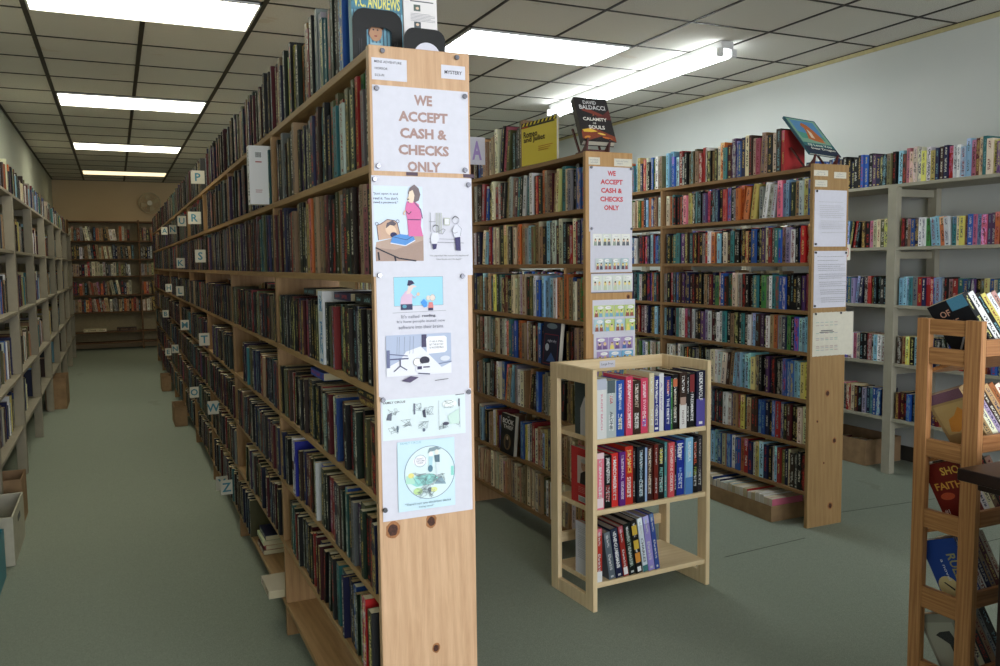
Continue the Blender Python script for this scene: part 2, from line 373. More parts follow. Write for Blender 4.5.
# recessed 2x4 troffers
dif = {n: M_emit('diffuser_'+n, c, TROFFER*s) for n, c, s in (('a', (1, .96, .76), .85), ('b', (1, .97, .80), .8), ('c', (1, .96, .76), .7), ('d', (1, .80, .45), .14), ('e', (.93, 1, 1), 1.15))}
spots = [(0, 0, 'a', 'nearest long lit ceiling panel above the left aisle'), (0, 5, 'b', 'second lit ceiling panel down the left aisle'),
         (0, 10, 'c', 'third lit ceiling panel down the left aisle'), (0, 15, 'd', 'farthest warm-toned lit ceiling panel next to the far wall'),
         (4, 0, 'e', 'large lit ceiling panel right of the mystery sign panel'), (4, 5, 'e', 'added lit ceiling panel, out of view behind the front bookcase panel'),  # the panel behind the bookcase is unseen, added to light the back right
         (4, 10, 'c', 'added unseen lit ceiling panel deep in the right half of the shop')]  # unseen too, an added lamp for the back right region
for ci, rj, k, lab in spots:
    x0, y0 = GX+ci*T+.016, GY+rj*T+.012; x1, y1 = x0+2*T-.032, y0+T-.024
    E_ = empty('ceiling_light', ((x0+x1)/2, (y0+y1)/2, ZC-.02), lab, 'ceiling light', 'recessed ceiling lights')
    f = MB()
    for q in ((x0, x1, y0, y0+.012), (x0, x1, y1-.012, y1), (x0, x0+.012, y0, y1), (x1-.012, x1, y0, y1)): f.box(*q, ZC-.014, ZC-.001)
    f.build('frame', WHITEM, E_)
    box_part('diffuser', dif[k], E_, x0+.012, x1-.012, y0+.012, y1-.012, ZC-.010, ZC-.003, 0)
# surface batten with two tubes
bx_, by0, by1 = 3.76, 4.52, 6.95
E_ = empty('fluorescent_batten', (bx_, (by0+by1)/2, ZC-.09), 'white two-tube fluorescent strip light hanging under the ceiling tiles', 'fluorescent light')
box_part('housing', WHITEM, E_, bx_-.05, bx_+.05, by0, by1, ZC-.055, ZC-.006, .004)
tm = M_emit('tube_glow', (.9, .98, 1), TUBE)
for s in (-.055, .055):
    m = MB(); m.cyl((bx_+s, by0+.03, ZC-.085), (bx_+s, by1-.03, ZC-.085), .017, n=14); m.build('tube', tm, E_)
    for y in (by0+.012, by1-.012):
        m = MB(); m.box(bx_+s-.02, bx_+s+.02, y-.012, y+.012, ZC-.108, ZC-.054); m.cyl((bx_+s, y-.02, ZC-.085), (bx_+s, y+.018, ZC-.085), .013, n=10)
        m.build('lamp_holder', WHITEM, E_)

# ------------------------------------------------------------------ books
ORD = ['first', 'second', 'third', 'fourth', 'fifth', 'sixth', 'seventh', 'eighth', 'ninth', 'tenth', 'eleventh', 'twelfth']
def ordn(n):
    if n < 12: return ORD[n]
    n += 1; return '%d%s' % (n, 'th' if 10 <= n % 100 <= 20 else {1: 'st', 2: 'nd', 3: 'rd'}.get(n % 10, 'th'))
def jit(c, a=.05):
    k = random.uniform(.85, 1.2); g = sum(c)/3; q = random.uniform(.0, .3)   # worn, faded covers: partly drained of colour
    return tuple(min(.93, max(.03, (x*(1-q)+g*q)*k*(1+random.uniform(-a, a))+.02)) for x in c)
def accent(ch, c):
    lum = .3*c[0]+.59*c[1]+.11*c[2]
    if lum < .42: q = random.choice([(.86, .84, .78), (.78, .66, .34), (.75, .75, .72), (.72, .2, .16), (.45, .62, .66), (.8, .78, .5)])
    else: q = random.choice([(.12, .12, .14), (.5, .1, .1), (.12, .16, .35), (.25, .2, .15)])
    return (*q, random.random())
def spec(ch, hr, tr, dr, hard=False):
    c = jit(PAL[ch][0]); h = random.uniform(*hr); return dict(ch=ch, w=random.uniform(*tr), h=h, d=random.uniform(*dr), c=c, a=accent(ch, c), hard=hard)
PAGES = [(.92, .86, .70), (.88, .80, .62), (.93, .90, .80), (.82, .72, .54)]
def basis(O, t, dep, up, th, s, lift=0):
    t, dep, up, O = map(Vector, (t, dep, up, O)); ct, st = math.cos(th), math.sin(th)
    X = t*ct+up*st; Z = up*ct-t*st; p = O+t*s+up*lift
    return Matrix(((X.x, dep.x, Z.x, p.x), (X.y, dep.y, Z.y, p.y), (X.z, dep.z, Z.z, p.z), (0, 0, 0, 1)))
POOL = []   # every ordinary shelf book; at the end the largest in view become objects of their own
def put_book(b, M, sink=None, label=None, group=None):
    POOL.append((b, M, random.choice(PAGES), None if sink is not None else label, group))
def fill_row(O, t, dep, L, seq='', pal=DARK, hr=(.165, .178), tr=(.018, .034), dr=(.105, .112), start='right', sink=None, where='', group='', lean=.03, kind='paperback', inset=.012, gap=.0, maxsink=None, hard=0, shelf_h=None, stop=1.0, skips=()):
    """books along one shelf, O = left end on the shelf as the reader sees it; individual objects unless sink is given
       maxsink(point) -> True sends that book to the sink even in an individual row"""
    s = gap; n = 0; i = 0; th = 0; left = 0
    step = Vector(t); end = L*stop-.004
    while True:
        ch = seq[i] if i < len(seq) else random.choice(pal); i += 1
        hd = random.random() < hard
        b = spec(ch, hr, tr, dr, hd)
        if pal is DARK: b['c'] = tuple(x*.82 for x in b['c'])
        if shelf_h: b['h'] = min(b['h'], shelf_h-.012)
        if left > 0: left -= 1
        else:
            if th != 0: s += .004
            th = 0
            if random.random() < lean and s > .08: th = random.uniform(.06, .17); left = random.randint(1, 3)
        wd = b['w']/math.cos(th)
        a0 = b['h']*math.sin(th) if (th and left >= 0) else 0
        if th and not getattr(fill_row, '_in', False): s += a0; fill_row._in = True
        if not th: fill_row._in = False
        for k0, k1 in skips:
            if s+wd > k0 and s < k1: s = k1; th = 0; left = 0
        wd = b['w']/math.cos(th)
        if s+wd+.002+(b['h']*math.sin(th) if th else 0) > end: break
        dinset = inset+random.uniform(-.006, .012)
        if start == 'right':   # mirrored: s counts from the right end; a lean then goes to the right
            M = basis(Vector(O)+Vector(dep)*dinset, t, dep, (0, 0, 1), -th, L-s-b['w']*math.cos(th), b['w']*math.sin(th)+.0004)
        else:
            M = basis(Vector(O)+Vector(dep)*dinset, t, dep, (0, 0, 1), th, s, .0004)
        far = maxsink and maxsink[0](M.translation)
        if far or sink is not None: put_book(b, M, maxsink[1] if far else sink)
        else:
            rng_ = hr[1]-hr[0]
            size = 'tall ' if b['h'] > hr[0]+.8*rng_ and rng_ > .02 else ''
            put_book(b, M, None, '%s%s%s %s, %s %s' % ('leaning ' if th else '', size, PAL[ch][1], 'hardcover' if b['hard'] else 'paperback', ordn(n), where), group)
        n += 1; s += wd+random.uniform(.0006, .0018)
    fill_row._in = False
    return n

# ------------------------------------------------------------------ wooden bookcases
def bookcase(name, label, x0, x1, ys, zs, H, mats, endp, shelf_t=.019, knots=()):
    E = empty(name, ((x0+x1)/2, ys[0], 0), label, 'bookcase')
    pm, um, hm = mats
    for i, y in enumerate(ys):
        if i == 0: box_part('end_panel', pm, E, x0, x1, y, y+.022, 0, H, .002)
        else: box_part('upright', um, E, x0+.003, x1-.003, y-.01, y+.01, 0, H-.021, .0015)
    for i in range(len(ys)-1):
        a = ys[i]+(.0225 if i == 0 else .0105); b = ys[i+1]-.0105
        for j, z in enumerate(zs):
            top = j == 0
            box_part('shelf', hm, E, x0+.003, x1-.003, (a if (i == 0 or not top) else ys[i]-.0+.0002), (b if not top else ys[i+1]-.0002), z-shelf_t-(.0 if not top else 0), z, .0015)
    for (kx, kz, r) in knots:
        ks = MB()
        n = 14
        for rr, yy in ((r*1.5, .0004), (r, .0008)):
            ks.prism([(kx+rr*(.8+.25*random.random())*math.cos(2*PI*q/n), kz+rr*1.15*(.85+.2*random.random())*math.sin(2*PI*q/n)) for q in range(n)], (0, ys[0], 0), (1, 0, 0), (0, 0, 1), (0, -1, 0), yy, 1 if rr > r else 0)
        ks.build('knot', [KNOT, KNOT2], E)
    return E
def backing(E, x, ya, yb, z0, z1, mat):
    pass

SEC = 1.26
# --- aisle bookcase (double sided)
AX0, AX1, AY = .521, .757, 1.80
AZ = [1.843, 1.592, 1.347, 1.092, .843, .602, .362, .125]
ays = [AY]+[AY+.01+SEC*k for k in range(1, 10)]
bookcase('bookcase_run', 'long double-sided pine bookcase lining the left aisle, cartoons pinned to its end panel', AX0, AX1, ays, AZ, 1.845, (PINE, PINE_U, PINE_H), True,
         knots=[(.552, .765, .013), (.645, .772, .010), (.651, .465, .0075), (.60, .30, .006)])
aseq = {0: 'bkkgdkqqwsqkyrtegogbkyky', 1: 'kKsGrgeewrqeenkgddmnk', 2: 'kitnmdgdcstegkmmtttnoygrgkgk',
        3: 'mKooknpkdgwkgkrdekgck', 4: 'kmsedkdgkdmkrygbbcnmkwkw', 5: 'nnkskgegpskgqbgdnmrrrkgebw', 6: 'knlGkgbknnnngqgKmgk', 7: ''}
SEC1 = dict(kind='paperback', group='paperbacks on the nearest section of the aisle bookcase')
rest = MB()
for si in range(9):
    ya = ays[si]+(.023 if si == 0 else .011); yb = ays[si+1]-.011
    for j, z in enumerate(AZ):
        if j == 0: zz = AZ[0]; gaph = .3
        else: zz = z; gaph = AZ[j-1]-.019-z
        O = (AX0+.003, yb, zz); t = (0, -1, 0); dep = (1, 0, 0); L = yb-ya
        hr = (.162, .178) if j > 2 else (.172, .205)
        if j == 0: hr = (.165, .218) if si == 0 else (.17, .215)
        if j == 1: hr = (.17, .218)
        if j == 2: hr = (.19, .222)
        if si == 0:
            if j == 7: continue
            stop = 1.0 if j != 6 else 1.0
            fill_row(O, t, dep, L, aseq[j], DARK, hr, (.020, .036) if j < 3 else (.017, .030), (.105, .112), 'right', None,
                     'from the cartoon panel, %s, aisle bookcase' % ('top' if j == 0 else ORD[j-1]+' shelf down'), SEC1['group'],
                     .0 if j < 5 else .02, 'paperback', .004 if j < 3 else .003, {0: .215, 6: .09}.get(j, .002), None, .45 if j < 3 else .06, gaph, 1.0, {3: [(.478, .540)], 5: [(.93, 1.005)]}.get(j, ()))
        else:
            if j == 7 and si in (1,): L2 = .55
            else: L2 = L
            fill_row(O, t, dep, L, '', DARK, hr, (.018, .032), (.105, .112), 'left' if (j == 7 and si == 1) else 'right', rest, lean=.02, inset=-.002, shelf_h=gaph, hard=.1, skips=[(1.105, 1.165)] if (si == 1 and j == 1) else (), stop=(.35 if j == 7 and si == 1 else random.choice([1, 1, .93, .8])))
        # the shelf side facing away from the aisle
        fill_row((AX1-.003, ya+(.215 if si == 0 and j == 0 else 0), zz), (0, 1, 0), (-1, 0, 0), L-(.215 if si == 0 and j == 0 else 0), '', MIXC, (.17, .2), (.022, .036), (.088, .098), 'left', rest, lean=.02, shelf_h=gaph)
# specially placed books of the aisle bookcase
def special(name, w, d, h, col, acc, M, label, hard=False, group=None, pc=(.82, .78, .66)):
    m = MB(); m.book(w, d, h, col, acc, hard, None, pc); o = m.build('hardcover' if hard else 'paperback', [MC, MP], None, matrix=M); tag(o, label, 'book', group); return o
SM = lambda O, t, dep, th=0, up=(0, 0, 1): basis(O, t, dep, up, th, 0)
def child_draw(o): # print on the local faces of a book: frame given in book coordinates
    return o
def spine_text(o, w, h, items, name='spine_lettering'):
    d = Draw((0, 0, 0), (1, 0, 0), (0, 0, 1), (0, -1, 0))
    for it in items:
        if it[0] == 'r': d.rect(it[1]*w, it[2]*h, it[3]*w, it[4]*h, it[5])
        else: d.text(it[1], w*it[2], h*it[3], w*it[4], it[5], .015, h*it[6], True)
    me = d.m.build(name, MI, None, matrix=Matrix.Identity(4)); me.parent = o; return me
for k, (y, z, c, tx, nm) in enumerate([(2.36, 1.092, (.86, .86, .88), 'white', 'KING')]):
    o = special('book', .055, .115, .205, c, (.2, .5, .75, .11), SM((AX0-.002, y, z+.0005), (0, -1, 0), (1, 0, 0)), 'wide white paperback jutting out of the third shelf down of the aisle bookcase')
    d = Draw((0, 0, 0), (1, 0, 0), (0, 0, 1), (0, -1, 0))
    for q, ch in enumerate('XIN'): d.text(ch, .030, .165-.06*q, .032, (.25, .55, .75), .02)
    e = d.m.build('spine_lettering', MI, None, matrix=Matrix.Identity(4)); e.parent = o
o = special('book', .05, .14, .21, (.93, .92, .92), (.3, .3, .3, .3), SM((AX0-.062, 3.20, 1.592+.0005), (0, -1, 0), (1, 0, 0)), 'white book turned with barcode outwards at the second upright of the aisle bookcase')
d = Draw((.0501, .008, 0), (0, 1, 0), (0, 0, 1), (1, 0, 0)); d.rect(.012, .165, .038, .19, (.96, .96, .96))
for q in range(9): d.rect(.014+q*.0025, .168, .0150+q*.0025+.0006*(q % 2), .187, (.08, .08, .08))
d.rect(.014, .15, .036, .154, (.7, .3, .3)); d.rect(.012, .05, .036, .052, (.7, .4, .4)); d.rect(.012, .043, .034, .045, (.7, .4, .4))
e = d.m.build('barcode', MI, None, matrix=Matrix.Identity(4)); e.parent = o
special('book', .028, .11, .19, (.86, .85, .86), (.3, .1, .1, .11), SM((AX0-.002, 2.825, .6025), (0, -1, 0), (1, 0, 0)), 'white paperback with brown band on the sixth shelf down, beside a royal blue one')
o = COL.objects[-1]; spine_text(o, .028, .19, [('r', 0, .42, 1, .58, (.30, .16, .14))], 'spine_band')
special('book', .026, .11, .185, (.12, .15, .55), (.9, .9, .9, .11), SM((AX0-.004, 2.79, .6025), (0, -1, 0), (1, 0, 0)), 'royal blue paperback beside a white one on the sixth shelf of the aisle bookcase')
# books lying flat on rows
for k, (y, z, c, w_) in enumerate([(1.95, 1.092+.183, 'k', .022), (2.17, 1.092+.185, 'n', .02), (1.94, .843+.184, 'm', .020), (1.95, .843+.2045, 'k', .016), (2.57, 1.092+.187, 'K', .02), (2.5, .843+.19, 'b', .022)]):
    lab = '%s paperback lying flat on top of the %s aisle shelf row, %s' % (PAL[c][1], 'fourth' if z > 1.2 else 'fifth', ('beside the panel', 'uppermost beside the panel', 'mid shelf', 'nearer the upright')[1 if k == 3 else (0 if y < 1.96 else (2 if y < 2.25 else 3))])
    special('book', w_, .112, .175, jit(PAL[c][0]), accent(c, PAL[c][0]), SM((AX0+.02, y+.09, z), (0, 0, 1), (1, 0, 0), 0, (0, 1, 0)) if False else Matrix(((0, 1, 0, AX0+.02), (0, 0, -1, y+.0875), (1, 0, 0, z), (0, 0, 0, 1))) @ Matrix.Rotation(0, 4, 'Z'), lab) if False else \
    special('book', w_, .112, .175, jit(PAL[c][0]), accent(c, PAL[c][0]), Matrix(((0, 1, 0, AX0+.02), (0, 0, 1, y-.0875), (1, 0, 0, z), (0, 0, 0, 1))), lab)
# bottom shelf odds and ends
special('book', .03, .12, .18, (.78, .74, .66), (.4, .2, .1, .7), Matrix(((0, 1, 0, AX0-.05), (0, 0, 1, 3.12), (1, 0, 0, .1262), (0, 0, 0, 1))), 'pale paperback lying flat, half off the bottom plank of the aisle bookcase')
for k, c in enumerate('mrcn'):
    special('book', .02, .11, .17, jit(PAL[c][0]), accent(c, PAL[c][0]), Matrix(((0, 1, 0, AX0+.01+.01*(k % 2)), (0, 0, 1, 3.62), (1, 0, 0, .1262+k*.0208), (0, 0, 0, 1))), '%s book in the low flat pile on the bottom plank, %s from below' % (PAL[c][1], ORD[k]), False, 'flat pile on the bottom plank')
for k, (yy, w_, h, c, ls) in enumerate([(1.835, .032, .2, 'k', 'BEST'), (1.885, .03, .215, 'r', 'MITT')]):
    o = special('book', w_, .13, h, PAL[c][0], (.9, .85, .5, .95), SM((AX0-.015, yy+w_, .362+.0005), (0, -1, 0), (1, 0, 0)), '%s paperback with large initials standing proud beside the front panel, low shelf' % PAL[c][1])
    d = Draw((0, 0, 0), (1, 0, 0), (0, 0, 1), (0, -1, 0))
    for q, ch in enumerate(ls[:4]): d.text(ch, w_/2, h*.8-.042*q, .022, (.9, .85, .6) if c == 'k' else (.9, .88, .88), .02)
    e = d.m.build('spine_lettering', MI, None, matrix=Matrix.Identity(4)); e.parent = o

# alphabet tags along the aisle
tags = [('P', 5.37, 1.865), ('R', 5.70, 1.64), ('S', 5.50, 1.395), ('T', 5.46, .88), ('W', 5.08, .51), ('M', 7.05, .87), ('Y', 4.77, .135), ('Z', 4.55, .165), ('A', 9.3, 1.70), ('N', 8.0, 1.66), ('U', 6.9, 1.68), ('K', 7.2, 1.36), ('L', 7.4, 1.13), ('H', 9.0, 1.12), ('O', 6.4, .42), ('N', 8.4, .56), ('E', 9.6, .42), ('B', 9.8, .82)]
for ch, y, z in tags:
    hw = .039 if ch in 'PR' else .031
    m = MB(); m.box(.520-2*hw, .520, y, y+.0012, z, z+.078)
    o = m.build('shelf_tag', PAPER2); tag(o, 'white tag with teal letter %s jutting into the aisle, %s' % (ch, 'top shelf' if z > 1.8 else '%s shelf %s' % (('upper', 'middle', 'low')[0 if z > 1.3 else (1 if z > .7 else 2)], 'near the front' if y < 6 else ('halfway down' if y < 8.2 else 'far down'))), 'tag', 'alphabet tags on the aisle bookcase')
    d = Draw((.520-hw, y, z+.039), (1, 0, 0), (0, 0, 1), (0, -1, 0)); d.text(ch, 0, 0, .048, (.25, .52, .60), .02); d.build('letter', o)

# ------------------------------------------------------------------ notices
def sheet(name, label, x0, x1, z0, z1, Y, cat='notice', mat=None, name_draw='print', t=.0004, group=None):
    m = MB(); m.box(x0, x1, Y-t, Y, z0, z1); o = m.build(name, mat or PAPER); tag(o, label, cat, group)
    return o, Draw((x0, Y-t, z0), (1, 0, 0), (0, 0, 1), (0, -1, 0))
TN = 0
def tack(x, z, Y, lab):
    m = MB(); m.cyl((x, Y, z), (x, Y-.004, z), .0022, n=8); m.cyl((x, Y-.004, z), (x, Y-.0075, z), .006, .0052, 12)
    o = m.build('thumbtack', METAL); tag(o, lab, 'thumbtack', 'thumbtacks')
INK = (.18, .17, .22); NV = (.20, .20, .36); BR = (.66, .54, .52); SK = (.90, .78, .68)
Yp = AY-.0004
o, d = sheet('shelf_label', 'white typed label listing adventure, horror and sci-fi, top left of the front panel', .527, .607, 1.771, 1.818, Yp, 'label')
for i, tx in enumerate(('MENS ADVENTURE', 'HORROR', 'SCI-FI')): d.text(tx, (.037, .0215, .017)[i], .039-.0145*i, .0052, INK, .01, (.062, .029, .021)[i])
d.build('print', o)
o, d = sheet('shelf_label', 'small white mystery label at the top right of the front panel', .688, .746, 1.786, 1.816, Yp, 'label')
d.text('MYSTERY', .029, .0145, .008, INK, .02, .042); d.build('print', o)
def pay_sign(x0, x1, z0, z1, Y, col, lab, frac=1.0, h=.0228):
    o, d = sheet('payment_sign', lab, x0, x1, z0, z1, Y, 'sign'); W = x1-x0; H = z1-z0
    for i, (tx, ww) in enumerate((('WE', .2), ('ACCEPT', .545), ('CASH &', .52), ('CHECKS', .56), ('ONLY', .37))):
        d.text(tx, W/2+.004, H-(.027+.0365*i)*frac*.185/.185, h*frac, col, .042, W*ww*(.95 if frac == 1 else .85))
    d.build('lettering', o)
pay_sign(.527, .752, 1.575, 1.760, Yp, BR, 'white payment sign in faded brown letters on the nearest end panel')
for x, z, a in ((.536, 1.752, 'upper left'), (.743, 1.749, 'upper right'), (.536, 1.585, 'lower left'), (.741, 1.583, 'lower right')): tack(x, z, Yp-.0004, 'metal thumbtack at the %s corner of the faded payment sign' % a)
tack(.551, 1.833, AY, 'metal thumbtack left at the top edge of the front panel'); tack(.725, 1.834, AY, 'metal thumbtack right at the top edge of the front panel')
for x, a in ((.601, 'left'), (.738, 'right')):
    m = MB(); m.box(x, x+.027, Yp-.0006, Yp, 1.5665, 1.5745); tag(m.build('tape_strip', M_plain('purple_tape', (.33, .26, .32), .5)), 'dark purple strip of tape under the faded payment sign, %s one' % a, 'tape')

# cartoon sheet 1: bedtime and reading cartoons, side by side
o, d = sheet('cartoon_sheet', 'white sheet with a woman in pink beside a child in bed, upper cartoon sheet', .520, .758, 1.343, 1.565, Yp); d.O += d.Y*.014
d.rect(.004, .02, .118, .186, (.84, .89, .96))
for i, tx in enumerate(('"Just open it and', "read it. You don't", 'need a password."')): d.text(tx, .032, .168-.0095*i, .0062, NV, .012, .056)
d.poly([(.06, .075), (.09, .072), (.118, .078), (.118, .02), (.006, .02), (.006, .05)], (.66, .56, .52))
d.poly([(.006, .05), (.008, .062), (.095, .082), (.118, .078), (.118, .066), (.05, .045)], (.73, .63, .58))
d.line([(.006, .05), (.035, .037), (.06, .026), (.1, .02)], .003, INK); d.line([(.012, .04), (.014, .022)], .004, INK); d.line([(.05, .03), (.052, .02)], .004, INK)
d.poly([(.013, .066), (.011, .098), (.02, .104), (.035, .112), (.05, .11), (.058, .103), (.063, .075), (.05, .072)], (.80, .66, .58))
d.line([(.013, .066), (.010, .099), (.02, .102), (.034, .112), (.05, .110), (.057, .105), (.064, .075)], .0014, NV); d.ring(.010, .102, .0035, .001, NV, 12); d.ring(.058, .108, .0035, .001, NV, 12)
d.ell(.042, .088, .011, .014, SK, rot=.9); d.poly([(.03, .092), (.033, .104), (.046, .110), (.055, .103), (.05, .098), (.04, .1)], (.38, .34, .38)); d.ell(.048, .078, .008, .006, NV)
d.poly([(.04, .06), (.075, .055), (.098, .066), (.094, .076), (.062, .080), (.045, .074)], (.36, .58, .84)); d.line([(.04, .060), (.075, .054), (.098, .066)], .002, (.9, .9, .95)); d.line([(.045, .074), (.078, .067), (.094, .076)], .001, NV)
d.poly([(.083, .075), (.08, .115), (.076, .135), (.08, .152), (.094, .155), (.108, .146), (.114, .12), (.112, .098), (.117, .075)], (.86, .45, .66))
d.line([(.076, .132), (.084, .124), (.09, .13)], .0016, INK); d.line([(.081, .112), (.112, .112)], .0016, NV); d.line([(.098, .15), (.112, .135), (.116, .115)], .0022, (.45, .35, .5))
d.poly([(.083, .148), (.087, .166), (.083, .170), (.087, .182), (.098, .19), (.108, .182), (.112, .168), (.108, .155), (.098, .15), (.092, .156)], (.48, .42, .44))
d.poly([(.086, .150), (.080, .158), (.084, .163), (.086, .174), (.094, .178), (.098, .166), (.096, .154), (.093, .149)], (.93, .84, .76)); d.ell(.083, .157, .0022, .0014, INK); d.line([(.076, .132), (.071, .125), (.075, .122)], .003, SK)
# line drawing of two children reading
G5 = (.55, .55, .6)
d.line([(.135, .128), (.135, .085)], .0012, G5)
for x in (.149, .153, .157, .161): d.line([(x, .128), (x, .082)], .0012, (.72, .74, .68))
d.line([(.131, .108), (.147, .108)], .001, G5); d.line([(.131, .062), (.215, .060)], .0012, G5); d.line([(.131, .07), (.2, .068)], .0008, G5)
d.rect(.167, .1, .181, .117, (.72, .73, .68)); d.rect(.169, .102, .179, .115, (.9, .9, .93))
d.ring(.147, .092, .0075, .001, G5, 14); d.line([(.14, .097), (.146, .101), (.154, .098)], .0012, INK); d.poly([(.138, .083), (.152, .083), (.155, .07), (.148, .058), (.136, .058), (.134, .07)], (.88, .88, .92)); d.line([(.152, .085), (.164, .092), (.17, .09), (.163, .08), (.153, .083)], .001, G5)
d.poly([(.137, .058), (.149, .058), (.147, .047), (.14, .045)], (.24, .22, .40)); d.poly([(.193, .072), (.206, .074), (.207, .042), (.195, .043)], (.24, .22, .40))
d.ring(.195, .112, .0085, .001, G5, 14); d.line([(.187, .114), (.194, .121), (.203, .116)], .0014, INK); d.poly([(.192, .1), (.204, .102), (.21, .088), (.206, .074), (.192, .073), (.187, .088)], (.86, .86, .91)); d.line([(.187, .095), (.184, .088), (.192, .082), (.2, .085)], .001, G5); d.line([(.2, .102), (.209, .092), (.206, .076)], .001, G5)
d.text('"No joysticks! No mouse! No keyboard!', .178, .031, .0045, INK, .0, .095); d.text('How do you turn the pages?"', .178, .023, .0045, INK, .0, .062)
d.build('print', o)
for x, z, a in ((.527, 1.556, 'upper left'), (.749, 1.550, 'upper right')): tack(x, z, Yp-.0004, 'metal thumbtack at the %s corner of the upper cartoon sheet' % a)

# cartoon sheet 2
Y2 = Yp-.0005
o, d = sheet('cartoon_sheet', 'white sheet with a man and small child before a sky-blue panel, middle cartoon sheet', .526, .745, 1.074, 1.353, Y2)
H = .279
d.rect(.04, H-.077, .157, H-.012, (.62, .84, .93)); d.line([(.04, H-.077), (.157, H-.077), (.157, H-.012), (.04, H-.012), (.04, H-.077)], .0006, (.45, .5, .55))
d.line([(.036, H-.092), (.164, H-.09)], .0008, G5)
d.poly([(.054, H-.074), (.056, H-.058), (.066, H-.045), (.074, H-.04), (.083, H-.052), (.082, H-.074)], (.86, .74, .84)); d.poly([(.055, H-.086), (.055, H-.073), (.083, H-.073), (.083, H-.086)], (.24, .25, .38))
d.poly([(.069, H-.05), (.074, H-.032), (.086, H-.030), (.094, H-.034), (.086, H-.036), (.082, H-.042), (.077, H-.05)], (.90, .82, .80)); d.poly([(.071, H-.031), (.074, H-.019), (.083, H-.02), (.089, H-.027), (.082, H-.029), (.077, H-.032)], (.22, .2, .34))
d.line([(.082, H-.052), (.088, H-.06), (.097, H-.048)], .0018, (.86, .74, .84)); d.ell(.097, H-.051, .0035, .004, SK); d.ell(.064, H-.078, .005, .004, (.35, .6, .7))
d.ell(.121, H-.06, .005, .0055, (.90, .85, .82)); d.ell(.131, H-.06, .0065, .008, (.90, .85, .82)); d.ring(.131, H-.06, .0068, .0006, G5, 14)
d.poly([(.120, H-.083), (.122, H-.07), (.131, H-.07), (.133, H-.083)], (.86, .52, .52)); d.rect(.12, H-.089, .132, H-.083, (.22, .2, .34)); d.poly([(.102, H-.07), (.11, H-.062), (.118, H-.07), (.117, H-.08), (.110, H-.082)], (.30, .60, .90))
d.text("It's called", .077, H-.101, .0075, (.5, .5, .57), .0, .042); d.text('reading.', .122, H-.101, .0075, (.3, .3, .38), .02, .034)
d.text("It's how people install new", .103, H-.113, .008, (.5, .5, .57), .0, .115); d.text('software into their brains.', .103, H-.125, .008, (.5, .5, .57), .0, .108)
# washed ink scene: child hunched over a book on the floor, study behind
d.rect(.018, H-.232, .174, H-.142, (.70, .74, .84)); d.poly([(.018, H-.235), (.018, H-.215), (.05, H-.2), (.065, H-.18), (.1, H-.17), (.13, H-.2), (.15, H-.22), (.174, H-.21), (.174, H-.235)], (.91, .91, .95))
for x in (.045, .05, .062, .075, .083): d.line([(x, H-.146), (x-.002, H-.185)], .0008, (.5, .53, .62))
d.rect(.102, H-.172, .114, H-.143, (.28, .26, .38)); d.poly([(.114, H-.188), (.158, H-.186), (.163, H-.182), (.163, H-.152), (.158, H-.148), (.118, H-.148), (.113, H-.153)], (.95, .95, .97))
for i, tx in enumerate(('IT HAS A SMALL', 'BUT THE BATTERY', 'IS INCREDIBLE')): d.text(tx, .138, H-.16-.007*i, .0045, (.35, .33, .42), .0, .034)
d.line([(.022, H-.196), (.07, H-.196)], .003, (.35, .36, .5)); d.line([(.05, H-.198), (.05, H-.212)], .003, (.3, .3, .42)); d.line([(.035, H-.224), (.05, H-.212), (.066, H-.222)], .0024, (.3, .3, .42)); d.rect(.019, H-.215, .026, H-.175, (.42, .44, .58)); d.line([(.024, H-.184), (.068, H-.19)], .002, (.4, .42, .55))
d.line([(.142, H-.212), (.174, H-.208)], .002, (.45, .48, .6)); d.ell(.158, H-.2, .012, .006, (.86, .87, .92))
d.ell(.09, H-.205, .009, .009, (.95, .94, .94)); d.ring(.09, H-.205, .009, .0008, INK, 14); d.ell(.108, H-.202, .012, .009, (.2, .19, .27)); d.poly([(.085, H-.225), (.09, H-.21), (.118, H-.208), (.122, H-.228), (.1, H-.232)], (.9, .9, .94))
d.rect(.09, H-.222, .101, H-.215, (.27, .25, .38)); d.rect(.104, H-.219, .12, H-.216, (.27, .25, .38)); d.line([(.092, H-.231), (.12, H-.234)], .003, (.4, .4, .5))
d.poly([(.052, H-.246), (.074, H-.236), (.093, H-.240), (.072, H-.251)], (.34, .3, .42)); d.line([(.132, H-.25), (.165, H-.248)], .0012, INK)
d.build('print', o)
for x, z, a in ((.533, 1.346, 'upper left'), (.731, 1.341, 'upper right')): tack(x, z, Y2-.0004, 'metal thumbtack at the %s corner of the middle cartoon sheet' % a)
